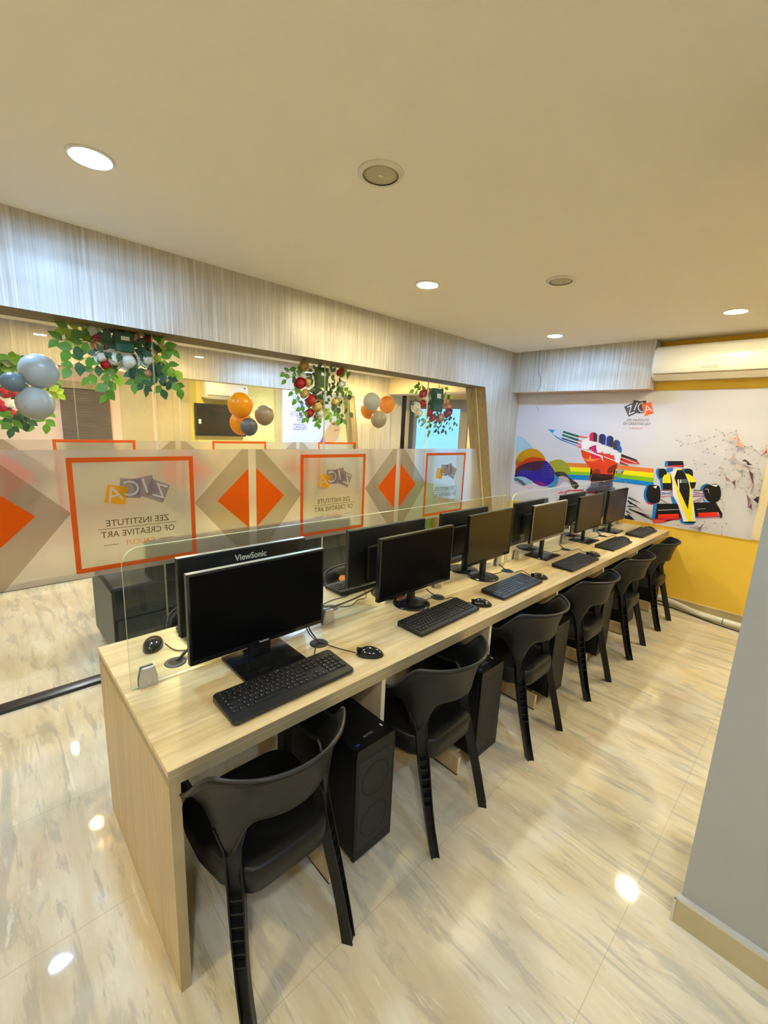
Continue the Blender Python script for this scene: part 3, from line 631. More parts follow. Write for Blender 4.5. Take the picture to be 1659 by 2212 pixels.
A.shape('F4E610', [(620, 620), (690, 440), (770, 430), (700, 700), (890, 1160), (960, 1380), (890, 1380), (720, 980)]); A.shape('F4E610', [(880, 620), (930, 760), (965, 1000), (960, 1380), (890, 1380), (880, 1160), (930, 900)])
A.shape('141214', [(640, 600), (690, 460), (780, 455), (830, 520), (880, 640), (915, 760), (912, 900), (885, 1165), (740, 850), (690, 740)], 0)
A.shape('F2F0F4', [(695, 625), (722, 625), (730, 830), (705, 770)]); A.shape('5A6C7A', [(760, 625), (880, 620), (870, 690), (740, 690)]); A.shape('EFEFF2', [(745, 628), (765, 628), (760, 690), (738, 690)])
A.build('printed_racing_car')
A = Art(1400, 900, 6.405); A.d = .0074
nodes = [(410, 328), (460, 345), (493, 378), (467, 404), (568, 380), (548, 262), (590, 260), (665, 366), (718, 270), (733, 340), (800, 330), (860, 295), (925, 280), (948, 183), (1045, 225), (1063, 262), (1155, 222), (1205, 250), (1048, 328), (1145, 355), (1215, 305), (830, 448), (842, 502), (768, 492), (946, 415), (1083, 461), (1168, 453), (927, 518), (1245, 478), (1200, 518), (1073, 585), (1133, 598), (1222, 596), (1340, 492), (1398, 525), (1487, 465), (1443, 410), (645, 608), (656, 655), (804, 658), (1217, 655), (680, 730), (1004, 703), (1037, 717), (872, 787), (1003, 810), (1077, 805), (1190, 733), (1302, 747), (1340, 670), (1515, 648), (1540, 728), (1455, 790), (1313, 818), (1345, 818), (1405, 862), (1213, 877), (1255, 890), (1213, 967), (1297, 985), (1398, 983), (1463, 965), (1558, 790), (1580, 883), (1547, 865), (1530, 943), (1540, 1018), (1368, 1045), (1035, 995), (1020, 1140), (1045, 1180), (1055, 1275), (1097, 1472), (1033, 1518), (940, 1465), (772, 1487), (790, 1443), (600, 1527), (430, 1495), (450, 1545), (820, 1543), (1027, 1620), (1600, 1055), (1575, 1250), (1530, 1280), (1445, 1283), (1395, 1245), (1428, 1175), (1503, 1235), (1480, 1090), (1230, 195), (1270, 325), (1300, 400), (1240, 415), (1345, 410), (1590, 470), (1580, 538), (1640, 490), (1650, 400)]
tris = [((1233, 200), (1300, 400), (1238, 415), 'E8A890'), ((1270, 325), (1345, 410), (1280, 428), 'EDB8A4'), ((1063, 262), (1215, 300), (1210, 330), 'E8C0B4'), ((1580, 538), (1650, 440), (1650, 500), 'C46A70'), ((1077, 815), (1160, 895), (1085, 885), 'AC8A92'), ((1165, 900), (1213, 877), (1213, 967), '7A5A68'), ((1395, 730), (1460, 790), (1465, 960), '6A4858'), ((1305, 610), (1350, 590), (1420, 640), '3A2430'), ((1370, 620), (1450, 665), (1380, 670), '2A1820'), ((1133, 598), (1200, 518), (1222, 596), 'CDAEB2'), ((1370, 1060), (1430, 1150), (1395, 1245), '8A6A7C'), ((1395, 1245), (1440, 1190), (1445, 1283), '6A4A66'), ((1470, 1150), (1600, 1160), (1540, 1200), '2E1C2A'), ((1500, 1100), (1590, 1110), (1560, 1180), '4A3344'), ((1460, 1140), (1520, 1110), (1560, 1190), '30202C'), ((600, 1527), (700, 1500), (740, 1590), 'A698A2'), ((690, 1540), (772, 1487), (730, 1590), '7C6C78'), ((760, 1540), (870, 1495), (740, 1560), '9A8A94'), ((1340, 670), (1540, 728), (1380, 700), 'BBA0A8'), ((1222, 655), (1302, 747), (1340, 670), 'D3C2C2'), ((1398, 983), (1440, 870), (1463, 965), 'C7B2B8'), ((1600, 1055), (1650, 1110), (1620, 1140), 'C49A94')]
for i, a in enumerate(nodes):
    near = sorted(((a[0]-b[0])**2+(a[1]-b[1])**2, j) for j, b in enumerate(nodes) if j != i)[:3]
    for d_, j in near:
        if j > i or d_ > 3000: A.line('B9A8AB', a, nodes[j], 2.4)
for t_ in tris: A.shape(t_[3], t_[:3])
for i, a in enumerate(nodes): A.disc('3A2A30', a, 5.5 if i % 3 else 7, n=8)
for s_ in range(26):
    x_, y_ = random.uniform(1100, 1640), random.uniform(330, 1250)
    if not (1050 < x_ < 1380 and y_ > 900): A.disc('7A5A60', (x_, y_), 3.4, n=6)
A.build('printed_network')
# logo
A = Art(1330, 850, 16.59); A.d = .0080
A.shape('5A5460', [(300, 470), (610, 335), (760, 700), (460, 835)]); A.shape('4A4650', [(640, 235), (900, 280), (800, 700), (570, 640)]); A.shape('514A5A', [(780, 300), (1095, 250), (1100, 680), (800, 725)]); A.shape('F26A34', [(930, 390), (1265, 300), (1365, 705), (1040, 810)])
W_ = 'F0EEF6'
for a, b in (((415, 500), (575, 425)), ((565, 430), (480, 750)), ((480, 750), (680, 660)), ((780, 320), (665, 605)), ((1115, 430), (1045, 740)), ((1115, 430), (1320, 650)), ((1070, 600), (1250, 560))): A.line(W_, a, b, 28)
pr = None
for k in range(11):
    a_ = math.radians(285-k*21); c_ = (960+150*math.cos(a_), 500+160*math.sin(a_))
    if pr: A.line(W_, pr, c_, 26)
    pr = c_
o_ = A.P(0, 0)
def mtext(s_, cx_, by, wpx, hpx, hx):
    c_ = A.P(cx_, by); l = A.P(cx_-wpx/2, by); r_ = A.P(cx_+wpx/2, by); u = A.P(cx_, by-hpx)
    put_text(A.mb, s_, (c_[0], -.0082, c_[2]), (1, 0, 0), (0, 0, 1), r_[0]-l[0], mcol(hx), u[2]-c_[2], shear=.1)
mtext('ZEE INSTITUTE', 775, 990, 810, 85, '5A4C66'); mtext('OF CREATIVE ART', 755, 1130, 1000, 85, '5A4C66'); mtext('CALICUT', 725, 1282, 480, 70, 'E0566E')
A.line('A8A2B4', (270, 1018), (1265, 1024), 6); A.line('B0A8B4', (235, 1238), (425, 1248), 6); A.line('B0A8A8', (1030, 1250), (1220, 1254), 6)
A.build('printed_logo')
MURAL_MB.build('mural_board', mural, 'flat')
# loose wire from the ceiling
pts = [at(x, y, 'y', 4.855) for x, y in ((1167, 756), (1164, 785), (1163, 800), (1168, 818), (1166, 835), (1158, 850), (1157, 868), (1163, 888))]
tag(MB().tube(smooth_path(pts, 5), .0035, mat('grey_wire', (.22, .24, .23), .5), 6).build('loose_wire'), 'thin grey wire hanging from the ceiling before the wood header', 'wire')
# hose on the floor
hp = [(-1.25, 5.00, .04), (-1.04, 5.03, .045), (-.88, 4.985, .04), (-.70, 4.90, .035), (-.48, 4.87, .035), (-.25, 4.86, .035), (-.14, 4.86, .035)]
hs = tag(empty('drain_hose', (-.7, 4.93, 0)), 'white drain hose lying along the skirting by the last chair', 'hose')
hm = MB().tube([Vector(p)-Vector((-.7, 4.93, 0)) for p in smooth_path(hp, 6)], .028, M_PVC, 12); hm.build('hose_tube', hs)
for k in (9, 24):
    p = smooth_path(hp, 6)[k]-Vector((-.7, 4.93, 0)); d = (smooth_path(hp, 6)[k+1]-smooth_path(hp, 6)[k]).normalized()*.004
    MB().tube([p-d, p+d], .030, M_TAPE, 12).build('tape_band', hs)
tag(MB().tube(smooth_path([(-1.3, 4.88, .008), (-1.0, 4.93, .008), (-.8, 4.90, .008), (-.5, 4.81, .008), (-.2, 4.79, .008)], 6), .006, M_CABLE, 6).build('floor_cable'), 'black cable on the floor beside the white drain hose', 'cable')
# ------------------------------------------------------------------ ceiling lamps and speakers
def lamp(x, y, z, col, s, label):
    r = tag(empty('ceiling_downlight', (x, y, z)), label, 'ceiling light', 'recessed downlights' )
    R_ = .066
    MB().lathe([(R_, -.004), (R_+.004, -.007), (R_+.012, -.006), (R_+.014, 0), (R_, 0)], M_TRIM, n=40, cap=False).build('trim_ring', r)
    MB().lathe([(.0005, -.0035), (R_, -.0035)], emit('lamp_diffuser', col, s*LS), n=40).build('diffuser', r, 'flat')
for l in LAMPS: lamp(*l)
for x, y, lb in ((-1.377, 1.235, 'round grey ceiling speaker nearest the viewer'), (-1.377, 2.77, 'round grey ceiling speaker farther off, between two downlights')):
    r = tag(empty('ceiling_speaker', (x, y, H)), lb, 'speaker', 'flush ceiling speakers')
    MB().lathe([(.068, -.010), (.082, -.008), (.087, -.003), (.087, 0), (.068, 0)], M_SPK, n=40, cap=False).build('outer_ring', r)
    MB().lathe([(.0005, -.010), (.05, -.009), (.069, -.007)], M_SPKG, n=40).build('grille', r)
    MB().box((-.006, -.010, -.0115), (.006, .010, -.0095), M_SPK, .001).build('badge', r)
# ------------------------------------------------------------------ desk
XD, XB, Y0, Y1 = -1.0586, -1.8898, .2868, 5.055
desk = tag(empty('computer_desk', (-1.47, 2.66, 0)), 'long light oak computer desk running from the near floor to the mural wall', 'desk')
def loc(a): return (a[0]+1.47, a[1]-2.66, a[2])
def dbox(name, a, b, m, bev=0): return boxo(name, loc(a), loc(b), m, desk, bev)
dt = MB().box(loc((XB, Y0, .731)), loc((XD-.0012, Y1, .75)), M_DESK); dt.box(loc((XD-.0012, Y0, .7312)), loc((XD, Y1, .7498)), M_EDGE); dt.build('worktop', desk)
da = MB().box(loc((XB+.001, Y0+.001, .700)), loc((XD-.0016, Y1, .7295)), M_EDGE); da.box(loc((XB+.001, Y0+.001, .7295)), loc((XD-.0008, Y1, .731)), M_EDGEL); da.build('worktop_apron', desk)
ep = MB().box(loc((XB+.001, Y0+.0005, 0)), loc((XD-.0025, Y0+.030, .700)), M_DESKV); ep.box(loc((XD-.0025, Y0+.0007, 0)), loc((XD-.001, Y0+.0298, .700)), M_EDGE); ep.build('end_panel', desk)
DIV = [1.075, 1.825, 2.575, 3.345, 4.13]
for y in DIV:
    MB().box(loc((XB+.003, y-.010, 0)), loc((XD-.014, y+.010, .700)), M_DESKV).box(loc((XD-.014, y-.010, 0)), loc((XD-.012, y+.010, .700)), M_EDGEL).build('divider_panel', desk)
dbox('back_panel', (-1.49, Y0+.03, .10), (-1.47, Y1, .700), M_DESKV)
# pc stands and towers
BAY = [Y0+.03]+DIV
GR = 'under-desk tower computers'
def pc_tower():
    r = empty('computer_tower', (0, 0, 0))
    w_, h_, d_ = .19, .47, .42
    MB().box((-d_, -w_/2, .012), (-.012, w_/2, h_), M_PC, .004).build('case_body', r)
    fp = MB(); pf = [(-w_/2, .0), (w_/2, 0), (w_/2, .05), (w_/2, h_-.03), (w_/2-.004, h_+.003), (-w_/2+.004, h_+.003), (-w_/2, h_-.03)]
    MB().prism([(-.012, y, max(z, .008)) for y, z in pf], (.016, 0, 0), M_PC).build('front_panel', r)
    MB().box((.004, -w_/2+.012, .05), (.0048, w_/2-.012, h_-.05), mat('pc_mesh', (.010, .011, .011), .55, bump=.8, nscale=700)).build('mesh_grille', r)
    for z in (.14, .32): MB().lathe([(.062, .0052), (.066, .0056), (.070, .0052)], M_PC, (0, 0, z), 28, 'x', cap=False).build('fan_ring', r)
    t_ = MB(); put_text(t_, 'ANTEC', (-.04, .0, h_+.0006), (0, 1, 0), (-1, 0, 0), .05, M_PRINTD, .012); t_.build('badge_lettering', r, 'flat')
    MB().box((-.06, w_/2-.025, h_), (-.045, w_/2-.02, h_+.0008), M_PRINT).box((-.03, -w_/2+.02, h_), (-.022, -w_/2+.035, h_+.0012), mat('usb_blue', (.05, .06, .5), .4)).build('port_strip', r)
    for y in (-.07, .07):
        for x in (-.03, -.36): MB().lathe([(.014, 0), (.014, .012)], M_BLACK, (x, y, 0), 12).build('foot', r)
    return r
def stand():
    r = empty('tower_stand', (0, 0, 0))
    MB().box((-.62, -.009, .006), (0, .009, .095), M_DESKV).box((0, -.009, .006), (.001, .009, .095), M_EDGEL).box((-.62, -.010, 0), (0, .0, .006), M_BLACK).build('side_board', r)
    MB().box((-.52, .009, .045), (-.06, .262, .061), M_DESKV).build('tray_board', r)
    return r
pc0 = pc_tower(); st0 = stand()
ORD = ['nearest the viewer', 'second from the viewer', 'third from the viewer', 'fourth from the viewer', 'fifth from the viewer', 'last one by the mural wall']
for k in range(6):
    y = .965+.770*k if k < 5 else 4.80
    o = pc0 if k == 0 else copy_tree(pc0); o.location = (-.985 if k < 4 else -1.03, y, .061)
    tag(o, 'black computer tower under the desk, '+ORD[k], 'computer', GR)
    s_ = st0 if k == 0 else copy_tree(st0); s_.location = (-1.022, y-.165, 0)
    tag(s_, 'low oak tower stand on the floor under the desk, '+ORD[k], 'stand', 'low stands under the towers')
# ------------------------------------------------------------------ glass divider panels and clamps
XP = -1.502
def divider(y0, y1, label):
    r = tag(empty('desk_divider', (XP, (y0+y1)/2, .7505)), label, 'glass screen', 'glass desk dividers'); L = (y1-y0)/2; z0, z1 = .004, .4915; rr = .055; th = .004
    prof = [(-L, z0), (L, z0)]
    for c, a0_ in (((L-rr, z1-rr), 0), ((-L+rr, z1-rr), 90)):
        for k in range(9): a = math.radians(a0_+k*90/8); prof.append((c[0]+rr*math.cos(a), c[1]+rr*math.sin(a)))
    n = len(prof); mb = MB()
    mb.add([(-th, y, z) for y, z in prof]+[(th, y, z) for y, z in prof], [tuple(range(n)), tuple(range(2*n-1, n-1, -1))], M_GLASSD)
    mb.add([(-th, y, z) for y, z in prof]+[(th, y, z) for y, z in prof], [(i, (i+1) % n, (i+1) % n+n, i+n) for i in range(n)], M_GEDGE)
    o = mb.build('glass_sheet', r); return r
divider(.310, 2.655, 'clear glass divider standing along the near half of the desk')
divider(2.680, 4.990, 'clear glass divider standing along the far half of the desk')
def clamp():
    r = empty('glass_clamp', (0, 0, 0))
    for s_ in (-1, 1):
        x0, x1 = 0, 0
        rings = []
        prof = [(-.030, 0), (.030, 0), (.029, .030), (.021, .066), (.018, .070), (-.018, .070), (-.021, .066), (-.029, .030)]
        xo_ = .0155*s_; xi_ = .0055*s_
        mb = MB(); mb.loft([[(xi_, y, z) for y, z in prof], [(xo_-.003*s_, y, z) for y, z in prof], [(xo_, y*.93, .002+z*.96) for y, z in prof]], M_CHROME, smooth=False); mb.build('jaw', r)
        MB().lathe([(.0075, .0150*s_), (.0075, .0170*s_), (.004, .0170*s_), (.0035, .0157*s_)], M_SILVER, (0, 0, .018), 16, 'x').build('screw', r)
    MB().box((-.0055, -.028, 0), (.0055, .028, .003), M_BLACK).build('base_pad', r)
    return r
cl0 = clamp()
CL = [(.362, 'first in the row, by the near mouse'), (1.12, 'second in the row, right of the front monitor'), (1.905, 'third in the row, behind the second front monitor'), (2.56, 'just before the gap between the two glass sheets'), (2.80, 'just past the gap between the two glass sheets'), (3.58, 'behind the fourth front monitor'), (4.30, 'behind the fifth front monitor'), (4.92, 'last one, by the mural wall')]
for k, (y, lb) in enumerate(CL):
    o = cl0 if k == 0 else copy_tree(cl0); o.location = (XP, y, .7502); tag(o, 'grey metal glass clamp, '+lb, 'clamp', 'clamps holding the glass dividers')
# ------------------------------------------------------------------ chairs
def sstep(a, b, x):
    if a > b: return 1-sstep(b, a, x)
    u = min(1, max(0, (x-a)/(b-a))); return u*u*(3-2*u)
def make_chair():
    """local frame: the sitter faces -x, origin on the floor"""
    r = empty('plastic_armchair', (0, 0, 0))
    N, K = 72, 10
    def plan(t):          # t -1..1 along the U, returns position (x,y), outward normal
        s = abs(t); sg = 1 if t > 0 else -1
        a = .215; b = .208
        if s < .72:
            ph = s/.72*math.pi/2; x, y = a*math.cos(ph), b*math.sin(ph); nx, ny = math.cos(ph)/a, math.sin(ph)/b
        else:
            u = (s-.72)/.28; x, y = -.19*u, b-.004*u*u; nx, ny = 0, 1
        l = math.hypot(nx, ny); return Vector((x, y*sg, 0)), Vector((nx/l, ny/l*sg, 0)), s
    LEGT = .458
    def top(s): return .772-.112*sstep(.44, .70, s)-.012*sstep(.75, 1, s)
    def bot(s):
        d = abs(s-LEGT)/.14
        dip = .13*math.exp(-(d**2)*1.9)
        return .607-.020*sstep(.62, .8, s)-dip
    rows = []
    for i in range(N+1):
        t = -1+2*i/N; p, n, s = plan(t); zt, zb = top(s), bot(s); col = []
        for k in range(K+1):
            v = k/K; z = zb+(zt-zb)*v; fl = -.014*(1-v)**1.2+.028*v**2+(.014*sstep(.86, 1, v))
            if s > .72: fl *= (1-.6*sstep(.72, 1, s))
            q = p+n*fl; col.append((q.x, q.y, z))
        rows.append(col)
    th = .007
    mb = MB(); fs = []; vs = [v for c in rows for v in c]
    for i in range(N):
        for k in range(K): a = i*(K+1)+k; fs.append((a, a+K+1, a+K+2, a+1))
    mb.add(vs, fs, M_CHAIR, True)
    mb.build('backrest', r, [('SOLIDIFY', dict(thickness=.008, offset=-1))])
    # rolled rim along the top edge and the lower arches
    rim = MB(); rim.tube([Vector(rows[i][K]) for i in range(N+1)], .0058, M_RIM, 8); rim.build('rim', r)
    lw = MB(); lw.tube([Vector(rows[i][0]) for i in range(N+1)], .007, M_RIM, 8); lw.build('lower_rib', r)
    # rear legs: U channel opening backwards, splaying to the floor
    for sg in (-1, 1):
        pj_, nj, s = plan(LEGT*sg); topc = pj_+nj*-.034
        path = []
        for k in range(21):
            u = k/20; z = .560*(1-u); x = topc.x+(.245-topc.x)*u**1.15; y = topc.y+(.172*sg-topc.y)*sstep(0, .9, u); path.append((x, y, z, .023+.024*sstep(.485, .57, z)-.006*sstep(.4, .1, z)))
        ang = math.radians(35)*sg
        ca, sa = math.cos(ang), math.sin(ang); rings = []
        for x, y, z, w_ in path:
            d = .018
            fl_ = d-.004-.018*sstep(.5, .36, z)*sstep(.02, .06, z) if z < .5 else d-.004
            sec = [(-d, -w_), (d, -w_), (d, -w_+.0045), (fl_, -w_+.0045), (fl_, w_-.0045), (d, w_-.0045), (d, w_), (-d, w_)]
            rings.append([(x+a*ca-b*sa, y+a*sa+b*ca, z) for a, b in sec])
        lg = MB(); lg.loft(rings, M_CHAIR, smooth=False)
        for k in range(6):
            z = .36-.034*k; u = 1-z/.560; x = topc.x+(.245-topc.x)*u**1.15; y = topc.y+(.172*sg-topc.y)*sstep(0, .9, u)
            q = [(-.008, -.016), (.014, -.016), (.014, .016), (-.008, .016)]
            lg.prism([(x+a*ca-b*sa, y+a*sa+b*ca, z) for a, b in q], (0, 0, .005), M_CHAIR)
        lg.build('leg', r)
    for sg in (-1, 1):    # front legs rise to carry the arm
        pth = [(-.185, .202*sg, .622), (-.200, .202*sg, .58), (-.205, .202*sg, .45), (-.210, .204*sg, .25), (-.222, .210*sg, 0)]
        pth = smooth_path(pth, 4); n_ = len(pth); rings = []
        for i, p in enumerate(pth):
            w_ = .030-.012*(i/(n_-1)); d = .016; rings.append([(p.x-w_, p.y-d, p.z), (p.x+w_, p.y-d, p.z), (p.x+w_, p.y+d, p.z), (p.x-w_, p.y+d, p.z)])
        MB().loft(rings, M_CHAIR, smooth=False).build('leg', r)
    # seat: dished shell with deep skirt
    NS = 44; rings = []
    for (sc_, z) in ((.93, .352), (.985, .366), (1.0, .415), (.985, .437), (.93, .445), (.7, .436), (.35, .428), (.02, .425)):
        ring = []
        for k in range(NS):
            a = 2*math.pi*k/NS; e_ = 2/6; cx_, sx_ = math.cos(a), math.sin(a)
            x = -.018+.200*sc_*math.copysign(abs(cx_)**e_, cx_); y = .200*sc_*math.copysign(abs(sx_)**e_, sx_); y *= 1-.24*sstep(.04, .14, x)
            ring.append((x, y, z-(.0 if x > -.15 else .006)))
        rings.append(ring)
    MB().loft(rings, M_CHAIR).build('seat', r)
    return r
ch0 = make_chair()
CHY = [.565, 1.338, 2.112, 2.870, 3.647, 4.400]
CX = -1.085
ORDC = ['nearest the viewer', 'second from the viewer', 'third from the viewer', 'fourth from the viewer', 'fifth from the viewer', 'last one beside the orange wall']
for k, y in enumerate(CHY):
    o = ch0 if k == 0 else copy_tree(ch0); o.location = (CX, y, 0); o.rotation_euler = (0, 0, (0, .02, 0, -.02, .015, 0)[k])
    tag(o, 'black plastic armchair pushed under the front of the desk, '+ORDC[k], 'chair', 'chairs on the viewer side of the desk')
for k, y in enumerate(CHY):
    o = copy_tree(ch0); o.location = (-1.83+(0, .0, .02, 0, .01, 0)[k], y+(.22, .31, .1, .1, .1, .05)[k], 0); o.rotation_euler = (0, 0, math.pi+(0, .05, 0, 0, .03, 0)[k])
    tag(o, 'black plastic armchair on the glass-wall side of the desk, behind the '+('first', 'second', 'third', 'fourth', 'fifth', 'sixth')[k]+' rear monitor', 'chair', 'chairs on the glass side of the desk')
    if k == 1:
        st = MB(); cx_, cz_ = .168, .715
        st.add([( .183+.010*math.sin(a), .03+.030*math.cos(a), .715+.016*math.sin(a)) for a in [2*math.pi*i/20 for i in range(20)]], [tuple(range(20))], M_OSTICK)
        so = st.build('brand_sticker', o, 'flat'); so['label'] = 'orange oval sticker'
# ------------------------------------------------------------------ monitors
def monitor(kind, w_, h_, zc, back=False):
    """local: screen faces +x, origin on the desk below the stand"""
    r = empty('monitor', (0, 0, 0)); z0, z1 = zc-h_/2, zc+h_/2; bz = .008; bb = .016 if kind != 'flat' else .012
    edge = M_SILVER if kind in ('silver',) else M_BLACKG
    MB().box((-.022, -w_/2, z0), (.0, w_/2, z1), M_BLACK, .004).build('housing', r)
    fr_ = MB()
    for a in ((-w_/2, z0, w_/2, z0+bb), (-w_/2, z1-bz, w_/2, z1), (-w_/2, z0+bb, -w_/2+bz, z1-bz), (w_/2-bz, z0+bb, w_/2, z1-bz)):
        fr_.box((-.001, a[0], a[1]), (.003, a[2], a[3]), M_BLACKG if kind != 'silver' else M_BEZ)
    fr_.box((-.018, -w_/2, z1), (.002, w_/2, z1+.0012), M_SILVER if kind in ('view', 'silver') else M_SEDGE)
    fr_.box((-.018, -w_/2-.001, z0), (-.002, -w_/2, z1), M_SEDGE if kind == 'view' else M_BLACKG)
    fr_.build('bezel', r)
    MB().box((-.001, -w_/2+bz, z0+bb), (.0008, w_/2-bz, z1-bz), M_SCREEN if kind in ('view', 'round') else M_SCREENB).build('screen', r)
    rb = MB(); rb.box((-.045, -w_*.30, z0+.02), (-.022, w_*.30, z1-.09), M_BLACK, .010); rb.build('rear_cover', r)
    if kind == 'view':
        MB().box((-.048, -.045, .014), (-.024, .045, zc), M_BLACK, .004).build('stand_neck', r)
        MB().box((-.10, -.125, 0), (.115, .125, .014), M_BLACKG, .003).build('stand_base', r)
        t_ = MB(); put_text(t_, 'ViewSonic', (.0034, 0, z0+.004), (0, 1, 0), (0, 0, 1), .042, M_PRINT, .008, bold=.01)
        t_.build('front_lettering', r, 'flat')
        t_ = MB(); put_text(t_, 'ViewSonic', (-.0226, -.012, z1-.048), (0, -1, 0), (0, 0, 1), .140, M_PRINT, .026, bold=.025); t_.build('rear_lettering', r, 'flat')
    elif kind in ('round', 'disc'):
        MB().box((-.050, -.022, .012), (-.026, .022, zc), M_BLACK, .004).build('stand_neck', r)
        MB().lathe([(.001, .016), (.04, .015), (.085, .009), (.098, .004), (.098, 0), (.001, 0)], M_BLACKG, (-.03, 0, 0), 40).build('stand_base', r)
        MB().box((-.056, -.030, .115), (-.050, .03, .130), M_WHITE, .002).build('cable_clip', r)
    else:
        MB().box((-.050, -.020, .010), (-.030, .020, zc), M_BLACK, .004).build('stand_neck', r)
        MB().box((-.115, -.115, 0), (.065, .115, .010), M_BLACKG, .004).build('stand_base', r)
    return r
MG = 'monitors facing the viewer'; MR = 'monitors with their backs to the viewer'
NEARM = [('view', .545, .325, .240, -1.395, .740, 'ViewSonic'), ('round', .545, .310, .240, -1.385, 1.598, ''), ('disc', .490, .305, .272, -1.395, 2.275, ''), ('silver', .530, .270, .275, -1.395, 3.060, ''), ('flat', .530, .300, .258, -1.395, 3.835, ''), ('flat', .500, .315, .258, -1.395, 4.470, '')]
LM = ['wide black monitor on a rectangular base, nearest the viewer', 'black monitor on a round base behind the second keyboard', 'brownish-screened monitor on a round base before the bluish keyboard', 'silver-edged monitor, fourth in the front row', 'thin-edged monitor, fifth in the front row', 'small monitor, last in the front row by the mural']
for k, (kd, w_, h_, zc, x, y, _) in enumerate(NEARM):
    o = monitor(kd, w_, h_, zc); o.location = (x, y, .7505); o.rotation_euler = (0, 0, (0, 0, .02, 0, 0, 0)[k]); tag(o, LM[k], 'monitor', MG)
REARM = [('view', .555, .315, .238, -1.625, .785), ('disc', .575, .300, .240, -1.625, 1.605), ('disc', .500, .300, .25, -1.62, 2.290), ('disc', .520, .300, .235, -1.62, 3.175), ('disc', .515, .300, .235, -1.62, 3.95), ('disc', .490, .300, .225, -1.62, 4.74)]
LR = ['black monitor with a white lettered back behind the glass divider, nearest the viewer', 'black monitor seen from behind, beside the chair with the orange sticker', 'black monitor seen from behind, third beyond the glass divider', 'black monitor seen from behind, first past the divider gap', 'black monitor seen from behind, fifth beyond the glass divider', 'black monitor seen from behind, last before the mural']
for k, (kd, w_, h_, zc, x, y) in enumerate(REARM):
    o = monitor(kd, w_, h_, zc); o.location = (x, y, .7505); o.rotation_euler = (0, 0, math.pi); tag(o, LR[k], 'monitor', MR)
    if k == 0:
        for c_ in children(o):
            if c_.name.startswith('rear_lettering'): c_.location = (0, .0, 0)
# ------------------------------------------------------------------ keyboards and mice
def keyboard(L, W, body, keym, curved=False, prints=True):
    """local: long side along y, front edge towards +x, sits on z=0"""
    r = empty('keyboard', (0, 0, 0))
    n = 6; pr = [(-W/2, 0, .030), (W/2, 0, .016)]
    bm = bmesh.new(); c = .014 if curved else .005
    out = []
    for sx, sy, a0_ in ((1, 1, 0), (-1, 1, 90), (-1, -1, 180), (1, -1, 270)):
        for k in range(5): a = math.radians(a0_+k*22.5); out.append((sx*(W/2-c)+c*math.cos(a), sy*(L/2-c)+c*math.sin(a)))
    hz = lambda x: .016+(.010)*(W/2-x)/W
    rings = [[(x*.97, y*.99, .002) for x, y in out], [(x, y, .006) for x, y in out], [(x, y, hz(x)-.003) for x, y in out], [(x*.98, y*.993, hz(x)) for x, y in out]]
    MB().loft(rings, body, smooth=False).build('body', r)
    kb = MB(); pk = MB()
    x_top = -W/2+.024; pitch = (L-.030)/22.6; rowp = (W-.038-(.012 if curved else 0))/6.1
    rows = [[1]*13, [1]*13+[2], [1.5]+[1]*12+[1.5], [1.8]+[1]*11+[2.2], [2.3]+[1]*10+[2.7], [1.25, 1.25, 1.25, 6.2, 1.25, 1.25, 1.25, 1.3]]
    def key(x, y, kw, kh=1):
        h = hz(x); w2, d2 = kw*pitch/2-.0012, rowp*kh/2-.0012
        kb.add([(x-d2, y-w2, h-.001), (x+d2, y-w2, h-.001), (x+d2, y+w2, h-.001), (x-d2, y+w2, h-.001), (x-d2+.0018, y-w2+.0018, h+.0045), (x+d2-.0022, y-w2+.0018, h+.004), (x+d2-.0022, y+w2-.0018, h+.004), (x-d2+.0018, y+w2-.0018, h+.0045)],
               [(4, 5, 6, 7), (0, 1, 5, 4), (1, 2, 6, 5), (2, 3, 7, 6), (3, 0, 4, 7)], keym)
        if prints:
            s_ = .0022; pk.add([(x-d2+.004, y-w2+.004, h+.0049), (x-d2+.004+s_*1.3, y-w2+.004, h+.0049), (x-d2+.004+s_*1.3, y-w2+.004+s_, h+.0049), (x-d2+.004, y-w2+.004+s_, h+.0049)], [(0, 1, 2, 3)], M_PRINT)
    for i, row in enumerate(rows):
        x = x_top+rowp*i+(rowp*.2 if i else 0); y = -L/2+.014
        tot = 15.0; sc_ = tot/sum(row)
        for kk, kw in enumerate(row):
            kw *= sc_; key(x, y+kw*pitch/2, kw*.98); y += kw*pitch
        y0 = -L/2+.014+15.4*pitch
        if i in (0, 1, 2):
            for kk in range(3): key(x, y0+(kk+.5)*pitch, .96)
        if i == 4: key(x, y0+1.5*pitch, .96)
        if i == 5:
            for kk in range(3): key(x, y0+(kk+.5)*pitch, .96)
        y0 += 3.4*pitch
        if i > 0:
            if i == 5: key(x, y0+pitch, 1.95); key(x, y0+2.5*pitch, .96)
            else:
                for kk in range(3 if i in (3,) else 4):
                    if kk == 3 and i in (2, 4): key(x+rowp/2 if i == 2 else x+rowp/2, y0+3.5*pitch, .96, 1.95)
                    elif kk < 3 or i == 1: key(x, y0+(kk+.5)*pitch, .96)
    kb.build('keys', r, 'flat')
    if prints: pk.build('key_legends', r, 'flat')
    MB().lathe([(.0001, hz(-W/2+.010)+.0004), (.004, hz(-W/2+.010)+.0003)], M_PRINTD, (-W/2+.010, 0, 0), 12).build('badge', r, 'flat')
    return r
k1 = keyboard(.470, .165, M_KBODY, M_KEY, True); k1.location = (-1.190, .722, .7505); k1.rotation_euler = (0, 0, 0)
tag(k1, 'black rounded wired keyboard with white legends, nearest the viewer', 'keyboard', 'keyboards on the front of the desk')
